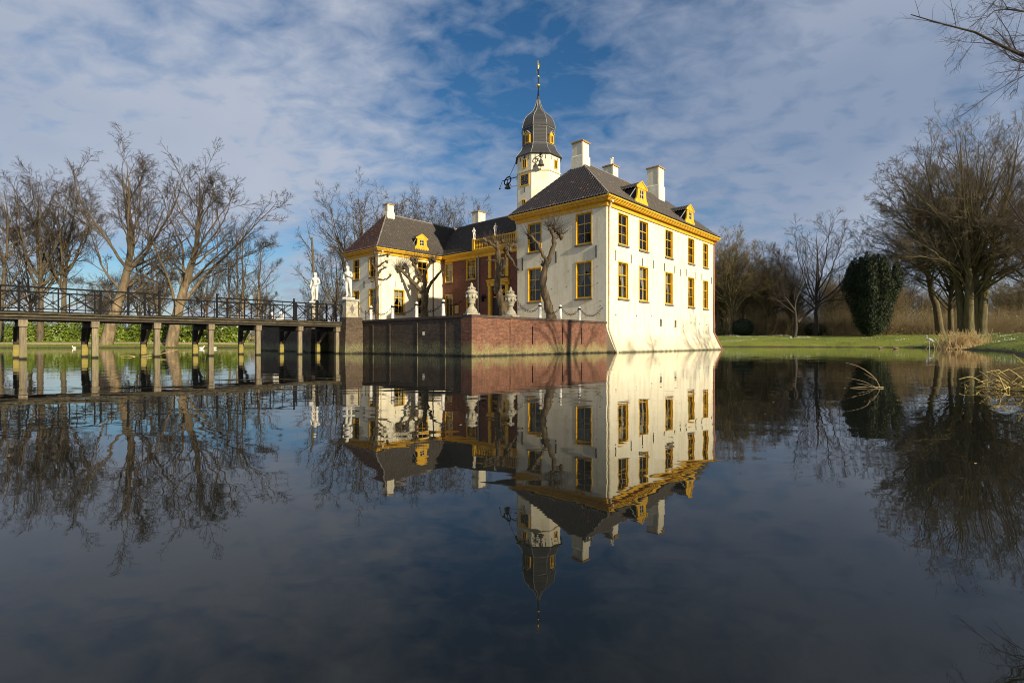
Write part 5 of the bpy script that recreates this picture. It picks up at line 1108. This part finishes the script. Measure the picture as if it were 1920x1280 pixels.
# laurel hedge: overlapping mounds behind the path
cl = []
mound = [(x, 74.0 + random.uniform(-.8, .8) + .035 * (x + 70), random.uniform(2.2, 3.2), random.uniform(2.6, 3.5)) for x in np.arange(-80, -39.5, 2.3)]
hp, hn = [], []
for x, y, r, h in mound:
    n = 1500; d = rng.normal(size=(n, 3)); d[:, 2] = np.abs(d[:, 2]); d[:, 1] = -np.abs(d[:, 1]) * 1.0 + .25 * rng.normal(size=n); d /= np.linalg.norm(d, axis=1, keepdims=True)
    rad = rng.uniform(.62, 1.04, (n, 1)) * (1 + .16 * np.sin(d[:, :1] * 9 + x) * np.cos(d[:, 2:] * 8)); p = d * rad * np.array([r * .95, r * .7, h]); p[:, 2] = np.abs(p[:, 2])
    hp.append(p + np.array([x, y, float(ground_z(x, y)) - .1])); hn.append(d + np.array([0, -.3, .35]))
V, F = leaf_cloud(np.concatenate(hp), np.concatenate(hn), .20, rng, .55, .55)
hd = thing('laurel_hedge', 'glossy green laurel hedge along the sandy path of the left bank', 'hedge', (-60, 74, 0))
link_mesh('foliage', mesh_np('laurel_foliage', V - np.array([-60, 74, 0]), F, MAT['laurel']), hd)
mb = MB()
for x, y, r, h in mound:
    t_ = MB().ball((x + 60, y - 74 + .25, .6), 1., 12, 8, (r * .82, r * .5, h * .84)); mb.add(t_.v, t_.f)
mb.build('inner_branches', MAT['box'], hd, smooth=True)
# yew: upswept plumes
yx, yy = at(1634, 79); yz = float(ground_z(yx, yy))
yew = thing('yew_tree', 'dark green columnar yew with upswept plumes on the right bank', 'tree', (yx, yy, yz))
pts, nr = [], []
plumes = []
for k in range(46):
    a = rng.uniform(0, 2 * PI); q = math.sqrt(rng.uniform(0, 1)); rb = 2.35 * q
    top = np.interp(q, [0, .6, 1], [12.5, 12.3, 10.9]) * rng.uniform(.88, 1.04); rt_ = rb * 1.42 + .3
    plumes.append((a, rb * .72, rt_, top, q))
for a, rb, rt_, top, q in plumes:
    n = 1700; u = rng.uniform(0, 1, n) ** .85; zc = .5 + u * (top - .5); rc = np.interp(u, [0, .12, .45, .72, 1], [rb * .62, rb * .95, rb * 1.42, rt_ * .98, rt_ * .90])
    w = .95 * np.interp(u, [0, .2, .75, .93, 1], [.7, 1, .95, .55, .12]); off = rng.normal(size=(n, 3)); off /= np.linalg.norm(off, axis=1, keepdims=True); off *= (w * rng.uniform(.5, 1.0, n) * np.where(rng.uniform(size=n) < .06, rng.uniform(1.1, 1.55, n), 1.))[:, None]
    p = np.stack([rc * math.cos(a), rc * math.sin(a) * .9, zc], -1) + off; p[:, 2] = np.maximum(p[:, 2], .25); pts.append(p); nr.append(off / (w[:, None] + .01) * .8 + np.array([0, 0, .25]))
pts, nr = np.concatenate(pts), np.concatenate(nr)
n = len(pts); d = rng.normal(size=(n, 3)) * .35 + np.array([0, 0, 1.0]); d[:, :2] += nr[:, :2] * .35; d /= np.linalg.norm(d, axis=1, keepdims=True); sd_ = np.cross(d, nr + rng.normal(size=(n, 3)) * .3); sd_ /= np.linalg.norm(sd_, axis=1, keepdims=True) + 1e-9
s_ = rng.uniform(.12, .25, n)[:, None]
V = np.stack([pts - sd_ * .06, pts + sd_ * .06, pts + d * s_ * 1.1 + sd_ * .03, pts + d * s_ * 1.1 - sd_ * .03], 1).reshape(-1, 3)
link_mesh('foliage', mesh_np('yew_foliage', V, np.arange(n * 4).reshape(n, 4), MAT['yew']), yew)
MB().tube([(0, 0, -.3), (0, 0, 2), (.2, 0, 5), (.3, 0, 9)], [.7, .6, .45, .15], 10).build('trunk', MAT['bark_dark'], yew, smooth=True)
MB().ball((0, 0, 5.4), 1, 14, 10, (2.0, 1.8, 4.0)).build('inner_shade', MAT['yew'], yew, smooth=True)
# clipped round bush
def ball_bush(loc, r, label, name='round_bush', squash=.95):
    x, y = loc; z = float(ground_z(x, y)); o = thing(name, label, 'bush', (x, y, z)); n = 5000; d = rng.normal(size=(n, 3)); d /= np.linalg.norm(d, axis=1, keepdims=True)
    p = d * r * rng.uniform(.92, 1.03, (n, 1)) * np.array([1, 1, squash]) + np.array([0, 0, r * squash * .9]); V, F = leaf_cloud(p, d, .10, rng, .6, .5)
    link_mesh('foliage', mesh_np(name + '_foliage', V, F, MAT['box']), o); MB().ball((0, 0, r * squash * .9), r * .93, 16, 10, (1, 1, squash)).build('inner_branches', MAT['box'], o, smooth=True)
ball_bush(at(1393, 92), 1.75, 'dark clipped round bush on the lawn near the wing corner')
ball_bush(at(1528, 96), 1.7, 'low dark evergreen bush behind the forked tree', 'evergreen_bush', .8)
# undergrowth thicket: many fine stems and leaf scraps along the wood edge
def thicket(name, n, region, hmin, hmax, mat):
    P0 = []
    while len(P0) < n:
        Y = rw.uniform(region[2], region[3]); X = rw.uniform(region[0], region[1]) / 953 * Y
        if sdist(np.array([X]), np.array([Y]), MOAT)[0] > 12: P0.append((X, Y))
    P0 = np.array(P0); z = ground_z(P0[:, 0], P0[:, 1]); gs = []; k = 14; B = n * k
    S = np.repeat(np.c_[P0, z], k, axis=0) + np.c_[rng.normal(size=(B, 2)) * .5, np.zeros(B)]; d = rng.normal(size=(B, 3)) * .35 + np.array([0, 0, 1]); d /= np.linalg.norm(d, axis=1, keepdims=True); L = rng.uniform(hmin, hmax, B)[:, None]
    Q = np.zeros((B, 4, 3)); Q[:, 0] = S
    for i in range(1, 4): d = d + rng.normal(size=(B, 3)) * .22; d /= np.linalg.norm(d, axis=1, keepdims=True); Q[:, i] = Q[:, i - 1] + d * L / 3
    Rr = np.repeat(np.linspace(.024, .010, 4)[None], B, 0)
    C1 = grow(rng, Q, Rr, 5, .5, 42, .25, .2, 3, .7, .25, 1., minr=.009)
    V, F = tubes([(Q, Rr, 3), (*C1, 3)])
    o = link_mesh(name, mesh_np(name, V, F, mat)); o['kind'] = 'stuff'; return o
thicket('undergrowth', 700, (395, 1015, 92, 150), 2.0, 6.5, MAT['twig_olive'])
thicket('undergrowth', 220, (-1010, -250, 95, 150), 1.6, 4.2, MAT['twig'])
npts = 26000
Y = rng.uniform(96, 150, npts); X = rng.uniform(380, 1015, npts) / 953 * Y; ok = sdist(X, Y, MOAT) > 12; X, Y = X[ok], Y[ok]
clump = smooth_noise(X, Y, 3.0, 21); hgt = np.clip(clump + .55, .05, 1.5) * rng.uniform(0, 1, len(X)) * 4.5
p = np.stack([X, Y, ground_z(X, Y) + hgt], -1); V, F = leaf_cloud(p, np.tile([0, -.4, .6], (len(X), 1)), .20, rng, .5, 1.)
o = link_mesh('undergrowth', mesh_np('undergrowth', V, F, MAT['bramble'])); o['kind'] = 'stuff'
npts = 12000
Y = rng.uniform(82, 140, npts); X = rng.uniform(-1010, -260, npts) / 953 * Y; ok = sdist(X, Y, MOAT) > 12; X, Y = X[ok], Y[ok]
hgt = np.clip(smooth_noise(X, Y, 3.0, 22) + .5, .05, 1.4) * rng.uniform(0, 1, len(X)) * 3.2
V, F = leaf_cloud(np.stack([X, Y, ground_z(X, Y) + hgt], -1), np.tile([0, -.4, .6], (len(X), 1)), .20, rng, .5, 1.)
o = link_mesh('undergrowth', mesh_np('undergrowth', V, F, MAT['bramble'])); o['kind'] = 'stuff'
# grass blades on the banks, snowdrops in drifts
def blades(n, xr, yr, dmin, dmax, h, w):
    X = rng.uniform(*xr, n); Y = rng.uniform(*yr, n); d = sdist(X, Y, MOAT); ok = (d > dmin) & (d < dmax); X, Y = X[ok], Y[ok]; Z = ground_z(X, Y); m = len(X)
    a = rng.uniform(0, 2 * PI, m); s = np.stack([np.cos(a), np.sin(a), np.zeros(m)], -1) * w; H_ = rng.uniform(.4, 1.2, m)[:, None] * h; ln = np.stack([rng.normal(size=m) * .35, rng.normal(size=m) * .35, np.ones(m)], -1) * H_
    p = np.stack([X, Y, Z - .01], -1); V = np.stack([p - s, p + s, p + ln], 1).reshape(-1, 3); return V, np.arange(m * 3).reshape(m, 3)
V1, F1 = blades(150000, (9, 75), (5, 95), .1, 11, .13, .018); V2, F2 = blades(60000, (-95, -30), (58, 82), .1, 6, .14, .02)
o = link_mesh('grass', mesh_np('grass', np.concatenate([V1, V2]), np.concatenate([F1, F2 + len(V1)]), MAT['grassblade'])); o['kind'] = 'stuff'
X = rng.uniform(26, 70, 60000); Y = rng.uniform(45, 95, 60000); d = sdist(X, Y, MOAT); dr = smooth_noise(X, Y * 2.2, 1.6, 33); ok = (d > 2.2) & (d < 11) & (dr > .2 + .18 * (X > 48)) & (rng.uniform(size=60000) < .6); X, Y = X[ok], Y[ok]
V, F = leaf_cloud(np.stack([X, Y, ground_z(X, Y) + .10], -1), np.tile([0, -.5, .7], (len(X), 1)), .045, rng, .7, .5)
o = link_mesh('snowdrops', mesh_np('snowdrops', V, F, MAT['snowdrop'])); o['kind'] = 'stuff'

# ------------------------------------------------------------------ reeds, water branch, birds
def reed_clump(name, label, loc, n, h, spread, mat, bend, r, lean=(0, 0), seed=1, cat='reeds'):
    rg_ = np.random.RandomState(seed); Q = np.zeros((n, 7, 3)); Rr = np.zeros((n, 7))
    for i in range(n):
        p = np.array([rg_.normal() * spread[0], rg_.normal() * spread[1], -.05]); a = rg_.uniform(0, 2 * PI); d = np.array([math.cos(a) * .35 + lean[0], math.sin(a) * .35 + lean[1], 1.]); d /= np.linalg.norm(d); L = h * rg_.uniform(.45, 1.15); kink = rg_.randint(2, 6); Q[i, 0] = p
        for k in range(1, 7):
            d = d + np.array([rg_.normal() * .12, rg_.normal() * .12, -bend * .3])
            if k == kink and rg_.uniform() < bend * 1.5: d = np.array([d[0] + rg_.normal() * .9 + lean[0], d[1] + rg_.normal() * .7, -rg_.uniform(.1, .9)])
            d /= np.linalg.norm(d); Q[i, k] = Q[i, k - 1] + d * L / 6
            Q[i, k, 2] = max(Q[i, k, 2], .01 + rg_.uniform(0, .03))
        Rr[i] = np.linspace(r, r * .35, 7) * rg_.uniform(.7, 1.3)
    o = thing(name, label, cat, loc); V, F = tubes([(Q, Rr, 4)]); link_mesh('stems', mesh_np(name + '_stems', V, F, mat), o, kind='stuff'); return o
xx = at(1806, 53); reed_clump('reed_clump', 'tan clump of dry reeds at the shore below the huge beech', (xx[0], xx[1], .05), 650, 1.95, (1.0, .55), MAT['reed'], .22, .032, (.12, 0), 2)
xx = at(1840, 50); reed_clump('reed_clump', 'low broken reeds at the shore just right of the tan reed clump', (xx[0], xx[1], .1), 120, .9, (1.3, .4), MAT['reed'], .5, .024, (0, 0), 3)
reed_clump('iris_clump', 'bent yellow dead iris stalks in the near water at the right edge', (8.5, 7.75, .0), 110, .80, (.36, .30), MAT['reed_green'], .5, .012, (-.30, -.05), 4, 'water plant')
reed_clump('iris_clump', 'low dead iris stalks trailing left from the bent clump', (7.95, 8.0, .0), 36, .38, (.28, .2), MAT['reed_green'], .6, .013, (-.45, 0), 6, 'water plant')
def twigs_obj(name, label, loc, paths, mat, cat):
    mb = MB()
    for pts, r in paths: mb.tube([tuple(p) for p in resample(pts, 8)], list(np.linspace(r, r * .4, 8)), 6)
    o = mb.build(name, mat, None, loc, smooth=True); return tag(o, label, cat)
twigs_obj('sunken_branch', 'pale curved branch poking out of the water before the yew', (5.6, 8.3, 0), [([(.40, 0, -.05), (.45, 0, .04), (.30, .03, .22), (.08, .05, .38), (-.12, .06, .41)], .008), ([(.42, 0, -.03), (.15, .02, .12), (-.1, .05, .16)], .005), ([(.42, 0, -.02), (.2, -.02, .05), (0, -.04, .08)], .005), ([(.36, 0, .12), (.16, .02, .24)], .004), ([(.45, -.02, .012), (.2, .03, .02), (-.08, .0, .002)], .009)], MAT['deadwood'], 'branch')
twigs_obj('floating_branch', 'thin pale branch lying in the water between two bridge piles', (-19.1, 26.2, 0), [([(0, 0, .02), (.7, .3, .10), (1.5, .6, .36)], .022), ([(-.25, -.1, .0), (-.6, -.15, .08), (-1.0, -.2, .01)], .02)], MAT['reed'], 'branch')
def bird(name, label, loc, rz, body, sc=1., group=None):
    o = thing(name, label, 'duck', loc, rz, group); o.scale = (sc, sc, sc)
    MB().tube([(-.30, 0, .14), (-.2, 0, .11), (-.05, 0, .08), (.12, 0, .09), (.22, 0, .12)], [.015, .085, .125, .11, .04], 10).tube([(.17, 0, .1), (.23, 0, .2), (.25, 0, .28)], [.07, .05, .045], 8).build('body', body, o, smooth=True)
    MB().ball((.27, 0, .30), .062, 9, 7, (1.15, .9, .95)).build('head', body, o, smooth=True)
    MB().frustum(-.02, .02, -.02, .02, 0, -.012, .012, -.022, .022, .075).build('bill', MAT['beak'], o, (.33, 0, .29)).rotation_euler = (0, R(95), 0)
    return o
for px, Y, rz, lab in ((139, 59, 2.9, 'white duck on the water between the first two bridge bays'), (378, 56.5, .2, 'white duck on the water left of the lone far statue reflection'), (402, 57, 3.0, 'white duck on the water just past the fourth near pile')):
    bird('duck', lab, (*at(px, Y), 0), rz, MAT['duck'], .95, 'ducks on the moat')
for px, Y, rz, lab in ((1651, 58, .3, 'brown duck on the water below the yew'), (1679, 55, 3.0, 'brown duck with pale breast near the wading bird')):
    bird('duck', lab, (*at(px, Y), 0), rz, MAT['duck_brown'], 1.05, 'ducks on the moat')
hx = at(1743, 57)
hr = thing('wading_bird', 'pale blue-green and white wading bird standing at the far water edge near the tan reeds', 'bird', (*hx, .0), 2.7)
MB().tube([(-.42, 0, .78), (-.2, 0, .92), (.05, 0, 1.05), (.22, 0, 1.12)], [.03, .14, .15, .06], 10).build('body', MAT['heron'], hr, smooth=True)
MB().tube([(.18, 0, 1.1), (.30, 0, 1.25), (.22, 0, 1.42), (.27, 0, 1.52), (.36, 0, 1.53)], [.07, .045, .04, .05, .035], 8).build('neck', MAT['heron'], hr, smooth=True)
MB().tube([(.36, 0, 1.53), (.58, 0, 1.49)], [.025, .006], 6).build('beak', MAT['beak'], hr)
for y in (-.05, .05): MB().tube([(.0, y, .95), (.03, y, .5), (.0, y, -.1)], [.03, .018, .014], 6).build('leg', MAT['statue'], hr)
# far white garden figure on the left lawn and pale stone bench at the end of the terrace
gs = thing('garden_statue', 'small white garden statue on the left lawn behind the bridge piles', 'statue', (*at(364, 74), float(ground_z(*at(364, 74)))), R(20))
MB().frustum(-.45, .45, -.45, .45, 0, -.34, .34, -.34, .34, .55).build('plinth', MAT['statue'], gs)
o = link_mesh('figure', st_b, gs, (0, 0, .5)); o.scale = (1, 1, .95)
bx_ = W(-12.2, 26.9, TZ)
sb = thing('stone_bench', 'pale stone bench with scrolled ends at the far end of the terrace', 'bench', tuple(bx_), TH)
MB().box(-.5, .5, -1.1, 1.1, .48, .60).build('seat', MAT['statue'], sb)
for y in (-.95, .95): MB().box(-.42, .42, y - .16, y + .16, 0, .478).build('leg', MAT['statue'], sb); MB().tube([(.4, y, .6), (.42, y, .9), (.3, y, 1.2), (.1, y, 1.1)], [.14, .13, .12, .08], 8).build('scroll', MAT['statue'], sb)

# a few dead leaves afloat
X = rng.uniform(-9, 9, 160); Y = 3.0 + 22 * rng.uniform(0, 1, 160) ** 1.4; n = 160
a_ = rng.uniform(0, 6.28, n); c_, s_2 = np.cos(a_) , np.sin(a_); L_ = rng.uniform(.010, .028, n); z_ = np.full(n, .006)
V = np.stack([np.stack([X + c_ * L_ * k - s_2 * L_ * q, Y + s_2 * L_ * k + c_ * L_ * q, z_ + .004 * abs(q)], -1) for k, q in ((-1, 0), (0, -.5), (1, 0), (0, .5))], 1).reshape(-1, 3)
o = link_mesh('floating_leaves', mesh_np('floating_leaves', V, np.arange(n * 4).reshape(n, 4), MAT['reed'])); o['kind'] = 'stuff'
